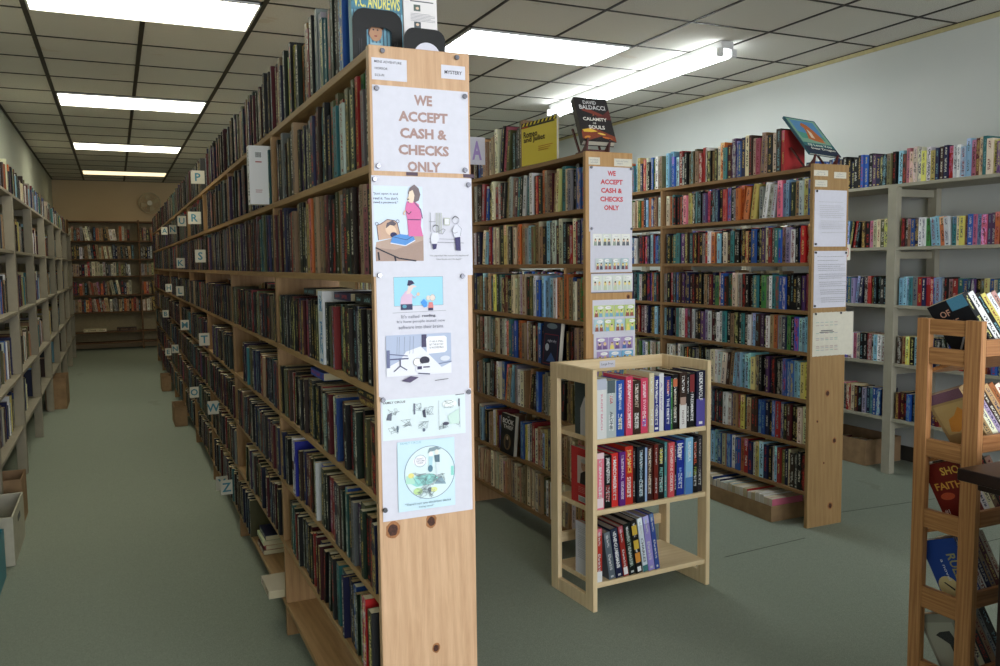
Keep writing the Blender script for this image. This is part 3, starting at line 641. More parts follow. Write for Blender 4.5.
# cartoon sheet 3
Y3 = Y2-.0005
o, d = sheet('cartoon_sheet', 'white sheet with pale comic strip above a round comic drawing, lowest cartoon sheet', .529, .749, .787, 1.078, Y3)
W, H = .22, .291
PB = (.86, .91, .93); d.rect(.004, H-.105, .205, H-.012, PB); d.text('FAMILY CIRCUS', .032, H-.019, .005, INK, .02, .052); d.line([(.18, H-.013), (.202, H-.012)], .0014, INK)
rng = random.Random(3)
def scrib(x, y, r, n, c=(.5, .55, .58)):
    d.line([(x+r*rng.uniform(-1, 1), y+r*.7*rng.uniform(-1, 1)) for _ in range(n)], .0006, c)
for x, y in ((.03, H-.04), (.085, H-.035), (.115, H-.045), (.165, H-.033), (.18, H-.075), (.06, H-.07), (.03, H-.082), (.1, H-.075), (.15, H-.085)): scrib(x, y, .014, 16)
d.poly([(.012, H-.058), (.016, H-.045), (.026, H-.042), (.024, H-.06)], (.4, .42, .48)); d.poly([(.1, H-.058), (.098, H-.043), (.105, H-.04), (.107, H-.06)], (.25, .26, .34)); d.rect(.077, H-.05, .081, H-.025, (.4, .42, .5)); d.ell(.155, H-.078, .008, .004, (.3, .3, .38))
d.rect(.036, H-.088, .04, H-.073, (.42, .48, .54)); d.ell(.101, H-.088, .0035, .004, (.4, .44, .52)); d.rect(.187, H-.04, .19, H-.022, (.35, .35, .45))
d.line([(.138, H-.022), (.138, H-.09)], .0006, G5); d.line([(.19, H-.022), (.19, H-.09)], .0006, G5); d.poly([(.16, H-.06), (.188, H-.045), (.188, H-.08), (.165, H-.08)], (.80, .89, .86))
d.ell(.165, H-.032, .018, .009, (.93, .95, .95)); scrib(.165, H-.032, .014, 14)
d.rect(.036, .018, .175, .18, (.80, .90, .95)); d.text('FAMILY CIRCUS', .068, .176, .005, (.55, .72, .8), .0, .05); CC = (.113, .103)
d.ell(CC[0], CC[1], .06, .062, (.86, .93, .94), 32); d.ring(CC[0], CC[1], .0615, .0012, (.35, .42, .55), 40)
d.ell(.09, .132, .017, .011, (.95, .95, .97)); d.ring(.09, .132, .014, .0008, (.5, .45, .62), 16); d.text("DON'T\nDISTURB\nTHEM!", .09, .132, .014, (.4, .4, .52), .0)
d.poly([(.06, .085), (.08, .098), (.118, .1), (.135, .088), (.115, .076), (.08, .072)], (.60, .85, .83)); d.poly([(.054, .082), (.056, .1), (.074, .1), (.076, .08)], (.70, .88, .80)); d.ell(.067, .1, .007, .006, (.92, .88, .55)); d.rect(.165, .1-.01, .172, .112, (.58, .86, .82))
d.poly([(.108, .148), (.112, .16), (.13, .162), (.142, .155), (.12, .152)], (.52, .60, .64)); d.ell(.116, .146, .0055, .006, (.93, .93, .92)); d.poly([(.11, .14), (.12, .14), (.118, .105), (.112, .105)], (.70, .85, .90)); d.ell(.114, .112, .006, .008, (.35, .5, .58))
d.ell(.13, .149, .005, .006, (.92, .91, .88)); d.poly([(.124, .142), (.137, .143), (.137, .125), (.126, .126)], (.36, .46, .52)); d.rect(.128, .092, .137, .125, (.86, .91, .94)); d.poly([(.122, .075), (.14, .092), (.152, .072)], (.55, .66, .72))
d.ell(.083, .062, .011, .008, (.76, .88, .62)); d.ell(.112, .063, .006, .005, (.36, .40, .45)); d.ell(.122, .062, .008, .006, (.88, .90, .62)); scrib(.1, .06, .025, 30); scrib(.135, .085, .02, 24); scrib(.095, .09, .03, 26)
d.text('"There\'s not one electronic device', .107, .034, .0055, (.30, .42, .5), .0, .112); d.text('being used!"', .103, .025, .005, (.30, .42, .5), .0, .036)
d.build('print', o)
for x, z, a in ((.534, 1.067, 'upper left'), (.742, 1.070, 'upper right'), (.533, .815, 'lower left')): tack(x, z, Y3-.0004, 'metal thumbtack at the %s corner of the lowest cartoon sheet' % a)

# --- second bookcase notices
PY2, PX0, PX1 = 3.10, 1.83, 2.066
PZ = [1.835, 1.598, 1.362, 1.112, .888, .645, .378, .145]
pys = [PY2]+[PY2+.01+SEC*k for k in range(1, 4)]
bookcase('bookcase', 'pine bookcase with red-lettered payment sign on its end, middle of the shop', PX0, PX1, pys, PZ, 1.838, (PINE2, PINE_U, PINE2H), True, knots=[(2.045, 1.216, .007), (1.96, .62, .008)])
Yq = PY2-.0004
o, d = sheet('shelf_label', 'cream two-line label top left of the middle bookcase end', 1.845, 1.901, 1.782, 1.813, Yq, 'label', PAPER2); d.text('MYSTERIES', .028, .02, .006, G5, 0, .04); d.text('A-G PAPER', .028, .01, .006, G5, 0, .036); d.build('print', o)
o, d = sheet('shelf_label', 'cream label top right of the middle bookcase end', 1.972, 2.062, 1.780, 1.812, Yq, 'label', PAPER2); d.text('NON FICTION', .04, .021, .006, G5, 0, .06); d.text('HARDBACK', .03, .011, .006, G5, 0, .03); d.build('print', o)
pay_sign(1.847, 2.063, 1.500, 1.775, Yq, (.80, .28, .32), 'white payment sign in red letters on the middle bookcase end', 1.0, .0215)
RG = random.Random(5)
def strip(d, x0, x1, z0, z1, n, bgc, figs):
    w_ = (x1-x0)/n
    for i in range(n):
        a = x0+i*w_+.001; b = x0+(i+1)*w_-.001; c = RG.choice(bgc); d.rect(a, z0, b, z1, c)
        h = z1-z0; m = (a+b)/2
        d.ell(m+RG.uniform(-.2, .2)*w_, z1-h*.2, w_*.3, h*.14, (.95, .95, .94)); d.line([(m-w_*.2, z1-h*.2), (m+w_*.2, z1-h*.2)], .0012, G5)
        for q in (-.22, .2):
            fx = m+q*w_; c2 = RG.choice(figs); d.poly([(fx-w_*.18, z0), (fx-w_*.13, z0+h*.38), (fx+w_*.13, z0+h*.38), (fx+w_*.18, z0)], c2); d.ell(fx, z0+h*.45, w_*.12, h*.14, RG.choice([SK, (.93, .86, .55)])); d.ell(fx, z0+h*.54, w_*.08, h*.06, RG.choice([INK, (.5, .35, .2), (.9, .8, .35)]))
o, d = sheet('comic_sheet', 'white sheet with two small comic strips under the red payment sign', 1.852, 2.064, 1.325, 1.52, Yq-.0006)
strip(d, .012, .20, .115, .165, 4, [(.88, .9, .86), (.82, .9, .78), (.93, .93, .9)], [(.4, .42, .45), (.6, .65, .6), (.3, .3, .34)])
strip(d, .022, .19, .012, .06, 4, [(.80, .84, .84), (.86, .86, .80), (.7, .78, .8)], [(.35, .3, .36), (.6, .35, .35), (.3, .32, .4)]); d.build('print', o)
o, d = sheet('comic_strip', 'long narrow pale comic strip with dark top and bottom edge, middle bookcase end', 1.855, 2.067, 1.236, 1.322, Yq-.0012)
d.rect(0, .083, .212, .086, (.3, .3, .33)); d.rect(0, 0, .212, .004, (.4, .4, .42)); strip(d, .006, .206, .012, .076, 4, [(.87, .89, .85), (.88, .9, .86)], [(.78, .82, .7), (.8, .84, .8)]); d.build('print', o)
o, d = sheet('comic_sheet', 'green and yellow comic sheet low on the middle bookcase end', 1.863, 2.080, 1.06, 1.206, Yq)
strip(d, .004, .213, .072, .122, 4, [(.75, .82, .50), (.78, .84, .55), (.74, .82, .86)], [(.62, .35, .3), (.9, .85, .45), (.5, .7, .8)]); strip(d, .004, .213, .010, .062, 4, [(.75, .82, .50), (.70, .82, .86), (.80, .86, .60)], [(.60, .35, .3), (.9, .85, .45), (.5, .7, .8)]); d.build('print', o)
o, d = sheet('comic_sheet', 'blue and purple comic sheet lowest on the middle bookcase end, behind the cart', 1.868, 2.080, .86, 1.085, Yq-.0006)
for zz in (.13, .07, .01): strip(d, .012, .2, zz, zz+.052, 3, [(.55, .70, .86), (.66, .58, .76), (.45, .68, .82)], [(.9, .85, .45), (.45, .35, .55), (.3, .45, .7)])
d.build('print', o)
for x, z, a in ((1.856, 1.770, 'upper left'), (2.055, 1.770, 'upper right'), (1.857, 1.512, 'lower left'), (2.058, 1.512, 'lower right')): tack(x, z, Yq-.0012, 'tiny thumbtack at the %s corner of the red payment sign' % a)
# --- third bookcase and notices
QY, QX0, QX1 = 3.14, 3.153, 3.390
QZ = [1.828, 1.592, 1.355, 1.112, .902, .660, .428, .185]
qys = [QY]+[QY+.01+SEC*k for k in range(1, 4)]
bookcase('bookcase', 'pine bookcase with typed papers on its end, nearest the right wall', QX0, QX1, qys, QZ, 1.842, (PINE3, PINE_U, PINE2H), True, knots=[(3.275, .69, .011), (3.33, .44, .010), (3.26, .33, .004), (3.31, .10, .012), (3.21, .55, .005)])
Yr = QY-.0004
for (x0, x1, z0, z1, a, tx) in ((3.154, 3.247, 1.782, 1.810, 'upper left', ('ROMANCE', 'A - F')), (3.288, 3.370, 1.774, 1.805, 'upper right', ('PAPERBACK', 'GENERAL FICTION')), (3.162, 3.243, 1.729, 1.762, 'lower left', ('PAPERBACK', 'HARDBACKS A-Z'))):
    o, d = sheet('shelf_label', 'small cream typed label, %s of three on the right bookcase end' % a, x0, x1, z0, z1, Yr, 'label', PAPER2)
    for i, q in enumerate(tx): d.text(q, (x1-x0)/2, (z1-z0)*(.66-.34*i), .005, G5, 0, (x1-x0)*(.5+.2*i))
    d.build('print', o)
def typed(o, d, x0, x1, z1, n, dz, c=(.6, .6, .62), para=(4, 8)):
    r = random.Random(n); z = z1
    for i in range(n):
        if i in para: z -= dz; continue
        x = x0; e = x1-r.uniform(0, .25)*(x1-x0)*(i % 3 == 2)
        while x < e:
            l = r.uniform(.004, .014); d.rect(x, z, min(x+l, e), z+.0022, c); x += l+.002
        z -= dz
    d.build('print', o)
o, d = sheet('typed_notice', 'white typed notice, topmost paper on the right bookcase end', 3.162, 3.377, 1.434, 1.714, Yr); typed(o, d, .03, .19, .22, 17, .0095, (.74, .74, .75), (1, 9, 15))
o, d = sheet('typed_notice', 'white typed rules with short paragraphs, second paper on the right bookcase end', 3.166, 3.385, 1.128, 1.412, Yr-.0005); typed(o, d, .02, .2, .255, 24, .0098, (.62, .62, .64), (1, 3, 8, 12, 16, 20))
m = MB(); n = 8
for i in range(n):
    a, b = 3.166+.255*i/n, 3.166+.255*(i+1)/n; ya = Yr-.0006-.02*max(0, (i/n-.6))**2*6; yb = Yr-.0006-.02*max(0, ((i+1)/n-.6))**2*6
    P = [(a, ya, .882), (b, yb, .884), (b, yb, 1.105), (a, ya, 1.103)]; m.face(P); m.face([(p[0], p[1]+.0004, p[2]) for p in reversed(P)])
o = m.build('typed_notice', PAPER2); tag(o, 'loose curling sheet of pale print, lowest paper on the right bookcase end', 'notice')
d = Draw((3.166, Yr-.0007, .882), (1, 0, 0), (0, 0, 1), (0, -1, 0)); r9 = random.Random(9)
for z in (.17, .155, .115, .09, .082, .05, .042, .03):
    for q in range(5): d.rect(.02+q*.031, z, .042+q*.031, z+.003, r9.choice([(.72, .62, .62), (.62, .72, .68), (.68, .68, .7)]))
d.rect(.05, .128, .13, .132, (.4, .4, .42)); d.rect(.04, .120, .14, .1235, (.4, .4, .42)); d.build('print', o)
for x, z, a in ((3.172, 1.707, 'upper left of the top typed notice'), (3.17, 1.446, 'lower left of the top typed notice'), (3.172, 1.404, 'upper left of the typed rules'), (3.375, 1.402, 'upper right of the typed rules'), (3.172, 1.138, 'lower left of the typed rules'), (3.18, 1.098, 'upper left of the curling sheet'), (3.35, 1.098, 'upper right of the curling sheet')): tack(x, z, Yr-.0009, 'dark thumbtack at the '+a)
o, d = sheet('shelf_tag', 'white tag with a red letter D beside the right bookcase end', 3.392, 3.432, 1.365, 1.445, QY+.02, 'tag', PAPER2)
d.text('D', .02, .04, .05, (.78, .3, .34), .0, .018); d.build('letter', o)
o, d = sheet('shelf_tag', 'white tag with purple letter A at the middle bookcase left side', 1.742, 1.834, 1.895, 2.040, 4.16, 'tag', PAPER)
d.text('A', .045, .075, .10, (.66, .56, .80), .03, .055); d.build('letter', o)

# --- books on the second and third cases
bits2 = MB(); bits3 = MB()
s2 = {1: 'bbKksctwdsteykkrtccltkkwGyikdrn', 2: 'bnrcrdwwwctttctgtKkcseylyctmk', 3: 'Getcbtoqtowllllbbwwegwcvctccgk', 4: 'tttkodnbtkcdtwtodbbqyowcktte', 5: 'mrceetKKKwbcsetbKdttcwv', 6: 'tttccttttkwnylctcr', 7: 'rttwttctctwtwe'}
for k in s2: pass
def visible2(p): return p.y > 4.36
s2top = 'kteKKgeikpcctc'
for si in range(3):
    ya = pys[si]+(.023 if si == 0 else .011); yb = pys[si+1]-.011; L = yb-ya
    for j, z in enumerate(PZ):
        gaph = .3 if j == 0 else PZ[j-1]-.019-z
        if si > 0 and j == 7: continue
        hr = (.17, .205) if j else (.18, .235)
        args = dict(pal=MIXC, hr=hr, tr=(.018, .036), dr=(.12, .15), start='right', lean=.07 if j in (1, 4, 5) else .02, kind='paperback', inset=.01, gap=.006, hard=.6, shelf_h=gaph)
        if j == 0 and si == 0:
            fill_row((PX0+.003, yb, z), (0, -1, 0), (1, 0, 0), L-.56, s2top, sink=None, where='behind the yellow study guide, top of the middle bookcase', group='books on the middle bookcase', **args)
            continue
        sk = None if si == 0 else bits2
        seq = s2.get(j, '') if si == 0 else ''
        if j == 7: args['pal'] = 'ttcct'
        args['skips'] = {4: [(.19, .385)], 6: [(.66, .86)]}.get(j, ()) if si == 0 else ()
        fill_row((PX0+.003, yb, z), (0, -1, 0), (1, 0, 0), L, seq[:6] if j < 3 else seq, sink=sk, where='from its end panel, %s, middle bookcase' % ('top' if j == 0 else ORD[j-1]+' shelf down'), group='books on the middle bookcase', **args)
    for j, z in enumerate(PZ[1:], 1):
        if j == 7: continue
        fill_row((PX1-.003, ya, z), (0, 1, 0), (-1, 0, 0), L, '', MIXC, (.17, .20), (.022, .036), (.07, .08), 'left', bits2, shelf_h=PZ[j-1]-.019-z)
s3 = {0: 'rdcktticdcnbbpmqocktkwrrteec', 1: 'bywtgblliwswsyeoooskbrkndkipwkqkyyikoKk', 2: 'rrbkwvtbqdrcpkkbkrkmkdqdcklrowrskdk', 3: 'iPkkkkbbqqwsGkqdkkswcGqdbrGnmgtkkmkd', 4: 'lllbkGnsvotwkpdlwwdqkgtkqwwkmwvpkKwmrwsqr', 5: 'yyllbbbkkknpkktyllllltdcwwcwskkk', 6: 'cckkmkbrbknbbddtnyotpwwgnk', 7: 'kkkdcnerlwknlywnrobbwbtcbll'}
s3 = {k: v.replace('P', 'p') for k, v in s3.items()}
for si in range(3):
    ya = qys[si]+(.023 if si == 0 else .011); yb = qys[si+1]-.011; L = yb-ya
    for j, z in enumerate(QZ):
        gaph = .3 if j == 0 else QZ[j-1]-.019-z
        pal = BLUEISH if j in (2, 3, 4) else (BRIGHT if j == 1 else 'wwclllbbkknnrGstcwoqy')
        hr = (.168, .19) if j < 5 else (.18, .2)
        if j == 0: hr = (.17, .225)
        args = dict(pal=pal, hr=hr, tr=(.019, .034), dr=(.11, .14), start='right', lean=.015, kind='paperback', inset=.01, gap=.004 if j or si else .19, hard=.55, shelf_h=gaph)
        sinkf = (lambda p: p.y > 4.95, bits3)
        fill_row((QX0+.003, yb, z), (0, -1, 0), (1, 0, 0), L, s3.get(j, '') if si == 0 else '', sink=None if si < 2 else bits3, maxsink=sinkf,
                 where='from the %s, %s, right bookcase' % ('end panel' if si == 0 else 'inner upright', 'top' if j == 0 else ORD[j-1]+' shelf down'), group='books on the right bookcase', **args)
        if j: fill_row((QX1-.003, ya, z), (0, 1, 0), (-1, 0, 0), L, '', MIXC, (.17, .20), (.022, .036), (.07, .08), 'left', bits3, shelf_h=gaph)

# yellow study guide facing the aisle on the middle bookcase
def cover_book(o_name, label, O, Rv, Uv, thick, col, acc, hard, cat='book'):
    """book shown cover-on: O bottom-left corner of the cover, Rv to the right, Uv up; local x = thickness is replaced by depth"""
    Rv, Uv, O = Vector(Rv), Vector(Uv), Vector(O); w_, h = Rv.length, Uv.length; X = Rv.normalized(); Z = (Uv-X*Uv.dot(X)).normalized(); N = Z.cross(X)  # N points away behind (X x? )
    dpt = N if N.dot(O-Vector((0, 0, CAMZ))) > 0 else -N
    m = MB(); t = .0028 if hard else .0008; i = .003 if hard else .0008
    def bx(x0, x1, y0, y1, z0, z1, mi, c): m.box(x0, x1, y0, y1, z0, z1, None, mi, c, acc)
    bx(0, w_, 0, t, 0, h, 0, col); bx(0, w_, thick-t, thick, 0, h, 0, col); bx(0, t, t, thick-t, 0, h, 0, col); bx(t, w_-i, t, thick-t, i, h-i, 1, (.88, .86, .80))
    M = Matrix(((X.x, dpt.x, Z.x, O.x), (X.y, dpt.y, Z.y, O.y), (X.z, dpt.z, Z.z, O.z), (0, 0, 0, 1)))
    o = m.build('hardcover' if hard else 'paperback', [MC, MP], None, matrix=M); tag(o, label, cat)
    return o, Draw((0, 0, 0), (1, 0, 0), (0, 0, 1), (0, -1, 0)), w_, h
def put_cover(o, d, name='cover_print'):
    e = d.m.build(name, MI, None, matrix=Matrix.Identity(4)); e.parent = o; return e
YEL = (.86, .78, .22)
o, d, W, H = cover_book('book', 'yellow study guide with hazard-striped top standing cover-out on the middle bookcase', (1.826, 3.70, 1.8365), (.03, -.30, 0), (.0, .0, .202), .012, YEL, (.1, .1, .1, .2), False)
d.rect(0, H*.92, W, H, (.10, .10, .09))
for q in range(9): d.poly([(W*(q/9+.02), H*.93), (W*(q/9+.07), H*.93), (W*(q/9+.11), H*.995), (W*(q/9+.06), H*.995)], (.9, .82, .2))
d.rect(.0, H*.88, W*.95, H*.915, (.12, .11, .1)); d.rect(W*.02, H*.885, W*.2, H*.91, (.7, .15, .12))
d.text('Romeo', W*.27, H*.72, .03, (.28, .24, .1), .02, W*.4); d.text('and Juliet', W*.38, H*.58, .032, (.28, .24, .1), .02, W*.62)
for q in range(3): d.rect(W*.5, H*(.38-.045*q), W*(.9-.06*q), H*(.395-.045*q), (.75, .5, .12))
put_cover(o, d)
for k, (c, y, hh) in enumerate([('k', 3.72, .2), ('s', 3.75, .21), ('w', 3.775, .205), ('p', 3.8, .2)]): pass
# books standing behind the yellow guide up to the end panel are absent: shelf top is clear there
# display book on a red easel
def easel(loc, wdt, lab, slope):
    x, y, z = loc; E = empty('book_easel', loc, lab, 'book easel')
    for s in (-1, 1):
        m = MB(); X0 = x+s*wdt
        m.prism([(.0, 0), (.09, 0), (.09, .008), (.035, .012), (.004, .040), (-.006, .062), (-.014, .062), (-.008, .035)], (X0-.004, y, z), (0, 1, 0), (0, 0, 1), (1, 0, 0), .008)
        m.prism([(.055, .006), (.066, .006), (.066+slope*.11, .116), (.055+slope*.11, .118)], (X0-.003, y, z), (0, 1, 0), (0, 0, 1), (1, 0, 0), .006)
        m.build('leg', DKRED, E)
    m = MB(); m.box(x-wdt, x+wdt, y+.02, y+.03, z+.010, z+.018); m.build('crossbar', DKRED, E)
easel((1.915, 3.14, 1.8365), .055, 'dark red easel holding the thriller on the middle bookcase', .57)
o, d, W, H = cover_book('book', 'dark thriller hardcover with fiery cover displayed on a red easel', (1.843, 3.140, 1.888), (.156, -.018, -.004), (.018, .117, .204), .034, (.09, .06, .06), (.8, .7, .6, .3), True)
d.rect(0, 0, W, H, (.10, .07, .07)); d.poly([(W*.15, H*.70), (W*.5, H*.62), (W*.9, H*.5), (W*.9, H*.58), (W*.45, H*.72), (W*.2, H*.74)], (.50, .20, .13)); d.poly([(W*.5, H*.56), (W, H*.5), (W, H*.75), (W*.75, H*.6)], (.36, .12, .10))
d.poly([(W*.02, H*.22), (W*.35, H*.33), (W*.75, H*.2), (W, H*.12), (W, H*.0), (W*.6, H*.12), (W*.2, H*.02), (0, H*.05)], (.52, .22, .10)); d.poly([(W*.05, H*.25), (W*.3, H*.29), (W*.5, H*.22), (W*.3, H*.20), (W*.08, H*.2)], (.93, .75, .25)); d.ell(W*.6, H*.17, W*.12, H*.02, (.95, .80, .35), rot=-.2); d.ell(W*.15, H*.08, W*.1, H*.03, (.85, .55, .2), rot=.3); d.ell(W*.75, H*.08, W*.15, H*.02, (.8, .42, .15), rot=-.2)
d.text('DAVID', W*.45, H*.89, .019, (.86, .85, .85), .02, W*.4); d.text('BALDACCI', W*.5, H*.775, .024, (.86, .85, .85), .02, W*.78); d.text('A', W*.48, H*.60, .008, (.9, .5, .3), .01)
d.text('CALAMITY', W*.5, H*.50, .018, (.92, .90, .86), .03, W*.72); d.text('OF', W*.46, H*.405, .009, (.92, .90, .86), .02); d.text('SOULS', W*.5, H*.315, .02, (.92, .90, .86), .03, W*.48); put_cover(o, d)
easel((3.262, 3.175, 1.8285), .075, 'dark red openwork easel holding the picture book on the right bookcase', .91)
o, d, W, H = cover_book('book', 'large blue picture book with an orange animal on its cover, propped on an easel', (3.158, 3.172, 1.898), (.22, .01, -.012), (.002, .19, .208), .012, (.12, .30, .36), (.8, .7, .6, .3), True)
d.rect(0, 0, W, H, (.16, .38, .42)); d.poly([(W*.04, H*.3), (W*.96, H*.3), (W*.96, H*.97), (W*.04, H*.97)], (.50, .66, .56)); d.rect(W*.12, H*.42, W*.88, H*.93, (.34, .56, .74)); d.poly([(W*.12, H*.42), (W*.88, H*.42), (W*.88, H*.52), (W*.12, H*.60)], (.30, .60, .52)); d.rect(0, 0, W, H*.2, (.08, .15, .24)); d.rect(0, H*.2, W, H*.3, (.13, .40, .42))
d.poly([(W*.45, H*.88), (W*.58, H*.82), (W*.70, H*.66), (W*.80, H*.42), (W*.72, H*.34), (W*.45, H*.38), (W*.32, H*.42), (W*.4, H*.6), (W*.42, H*.72), (W*.36, H*.8)], (.74, .40, .18)); d.poly([(W*.48, H*.7), (W*.56, H*.6), (W*.54, H*.44), (W*.44, H*.46)], (.88, .80, .70)); d.ell(W*.72, H*.38, W*.09, H*.025, (.80, .46, .22), rot=-.5)
d.text("I'll Love You", W*.52, H*.245, .018, (.92, .92, .86), .02, W*.74); d.text('Dear Dragon', W*.55, H*.14, .020, (.92, .92, .86), .02, W*.76); put_cover(o, d)
# cover-out blue book leaning low on the middle bookcase
o, d, W, H = cover_book('book', 'dark blue astronomy paperback facing out with red frame, fourth shelf of the middle bookcase', (1.818, 3.50, .8895), (.0, -.17, 0), (.02, .02, .215), .02, (.08, .11, .22), (.5, .2, .2, .3), False)
d.line([(W*.12, H*.05), (W*.12, H*.68), (W*.9, H*.68), (W*.9, H*.05), (W*.12, H*.05)], .003, (.55, .14, .2)); d.ell(W*.5, H*.86, W*.3, H*.06, (.42, .50, .55)); d.ell(W*.3, H*.4, W*.11, H*.08, (.75, .78, .84)); d.text('night sky', W*.56, H*.54, .016, (.80, .82, .9), .01, W*.5)
d.poly([(W*.3, H*.1), (W*.55, H*.3), (W*.85, H*.1)], (.25, .38, .62)); d.line([(W*.7, H*.45), (W*.7, H*.2)], .003, (.12, .14, .3)); put_cover(o, d)
o, d, W, H = cover_book('book', 'black paperback with large white title cover-out on the sixth shelf of the middle bookcase', (1.815, 3.97, .3795), (.0, -.165, 0), (.015, .0, .205), .02, (.05, .045, .05), (.5, .2, .2, .3), False)
d.text('THE', W*.5, H*.93, .008, (.85, .85, .85), .01); d.text('BOOK', W*.5, H*.82, .026, (.90, .90, .90), .02, W*.8); d.text('THIEF', W*.52, H*.68, .020, (.85, .85, .85), .02, W*.7); d.ell(W*.5, H*.3, W*.26, H*.2, (.42, .34, .22)); d.ell(W*.5, H*.28, W*.13, H*.15, (.12, .09, .07)); d.ell(W*.5, H*.4, W*.06, H*.05, (.72, .62, .5)); put_cover(o, d)
# two cover-out books and bookends on top of the nearest panel
o, d, W, H = cover_book('book', 'light blue book with tall yellow author lettering behind the black bookend', (.530, 1.962, 1.8436), (.125, 0, 0), (0, .005, .178), .025, (.50, .70, .78), (.2, .2, .2, .4), False)
d.rect(0, H*.68, W, H, (.30, .50, .58)); d.text('V.C. ANDREWS', W*.5, H*.80, .028, (.90, .86, .45), .02, W*.9)
for q in range(14): d.line([(W*(.05+q*.07), H*.02), (W*(.04+q*.07), H*.7)], .003, (.32, .42, .50))
d.ell(W*.45, H*.42, W*.13, H*.13, (.76, .58, .46)); d.poly([(W*.3, H*.35), (W*.32, H*.5), (W*.45, H*.58), (W*.6, H*.52), (W*.6, H*.44), (W*.45, H*.53), (W*.36, H*.46)], (.36, .24, .18)); d.ell(W*.41, H*.44, W*.018, H*.01, INK); d.ell(W*.49, H*.44, W*.018, H*.01, INK); d.ell(W*.45, H*.36, W*.03, H*.01, (.6, .3, .28)); d.poly([(W*.2, H*.02), (W*.35, H*.27), (W*.55, H*.27), (W*.7, H*.02)], (.62, .76, .82)); put_cover(o, d)
o, d, W, H = cover_book('book', 'white book back cover with two small photographs behind the right bookend', (.660, 1.965, 1.8436), (.085, 0, 0), (0, .008, .170), .02, (.90, .88, .88), (.2, .2, .2, .4), False)
d.rect(W*.2, H*.93, W*.9, H*.945, (.3, .3, .34)); d.rect(W*.3, H*.80, W*.5, H*.89, (.35, .4, .38)); d.ell(W*.41, H*.84, W*.05, H*.02, SK); d.rect(W*.3, H*.56, W*.5, H*.65, (.3, .34, .36)); d.ell(W*.4, H*.61, W*.05, H*.02, SK)
for q in range(6): d.rect(W*.2, H*(.76-.02*q), W*(.93 if q % 3 else .8), H*(.765-.02*q), (.5, .5, .54))
put_cover(o, d)
def bookend(x0, x1, y, z, h, lab, hole, round_=.03):
    E = empty('bookend', ((x0+x1)/2, y, z), lab, 'bookend')
    w_ = x1-x0; r = round_
    arc = lambda cx, cz, a0: [(cx+r*math.cos(a0+k*PI/12), cz+r*math.sin(a0+k*PI/12)) for k in range(7)]
    m = MB(); M_ = BLACKM
    if hole == 'arch':
        hx0, hx1, hz = w_*.28, w_*.78, h*.60
        # frame as left, right and top pieces around the opening
        m.prism([(0, 0), (hx0, 0), (hx0, hz), (0, hz)], (x0, y, z), (1, 0, 0), (0, 0, 1), (0, -1, 0), .0015)
        m.prism([(hx1, 0), (w_, 0), (w_, hz), (hx1, hz)], (x0, y, z), (1, 0, 0), (0, 0, 1), (0, -1, 0), .0015)
        top = [(0, hz), (hx0, hz), (hx0+.012, hz+.008), (hx1-.012, hz+.008), (hx1, hz), (w_, hz)]+arc(w_-r, h-r, 0)+arc(r, h-r, PI/2)
        m.prism(top, (x0, y, z), (1, 0, 0), (0, 0, 1), (0, -1, 0), .0015)
    else: m.prism([(0, 0), (w_, 0)]+arc(w_-r, h-r, 0)+arc(r, h-r, PI/2), (x0, y, z), (1, 0, 0), (0, 0, 1), (0, -1, 0), .0015)
    m.build('upright_plate', M_, E)
    m = MB(); m.box(x0+.01, x1-.01, y, y+.1, z, z+.0012); m.build('base_plate', M_, E)
    if hole == 'arch':
        m = MB()
        for q in (.13, .17, .84, .88): m.box(x0+w_*q-.001, x0+w_*q+.001, y-.0035, y-.0015, z, z+h*.42)
        m.build('rib', M_plain('grey_rib', (.2, .2, .22), .4), E)
    else:
        n = 20; m = MB(); m.prism([(.033*math.cos(PI*k/n), .033*math.sin(PI*k/n)) for k in range(n+1)], ((x0+x1)/2+.005, y-.0017, z), (1, 0, 0), (0, 0, 1), (0, -1, 0), .0004); m.build('round_sticker', PAPER, E)
bookend(.527, .648, 1.95, 1.8436, .122, 'tall black metal bookend with arched cut-out on top of the front panel', 'arch')
bookend(.622, .722, 1.86, 1.8436, .064, 'low black metal bookend with a white round sticker on top of the front panel', 'sticker', .025)

# ------------------------------------------------------------------ painted steel shelf runs
def steel_run(label, xf, xw, ys, zs, H, side):
    E = empty('shelf_unit', ((xf+xw)/2, ys[0], 0), label, 'shelving')
    PAINT = PAINTR if side == 'r' else PAINTL
    s = 1 if xw > xf else -1; PWX = .045 if side == 'r' else .058
    for y in ys:
        for x, nm in ((xf, 'post'), (xw-s*PWX, 'post')):
            a, b = sorted((x, x+s*PWX)); box_part(nm, PAINT, E, a, b, y-.032, y+.032, 0, H, .002)
        a, b = sorted((xf+s*PWX, xw-s*PWX))
        for z in zs: box_part('cross_rail', PAINT, E, a, b, y-.012, y+.012, z-.075, z-.03, 0)
    for y0, y1 in zip(ys, ys[1:]):
        for z in zs:
            a, b = sorted((xf+s*.004, xw-s*.002)); c = y0+(.033 if z < H-.01 else .0); e = y1-(.033 if z < H-.01 else .0005)
            box_part('shelf', PAINT, E, a, b, c+.0003, e, (z-.02), z, .0015)
    return E
RZ = [1.832, 1.443, 1.080, .712, .360]
rys = [2.41, 3.76, 5.11, 6.46]
steel_run('long beige painted shelving against the right wall', 4.43, XR-.005, rys, RZ, 1.83, 'r')
bits4 = MB()
s4a = {0: 'ldicccywyndnrwwllim', 1: 'mdtbnwwGllowqcytbilippom', 2: 'lllqsrnrrblwktrqbnpkeyb', 3: 'dtyklGsebnkgkbrkd', 4: 'mmkbnqkkd'}
s4b = {0: 'kekgnpkbbkknk', 1: 'yeccikdkrk', 2: 'kKgkdrd', 3: 'wwlkrkk', 4: 'nbbqnvkm'}
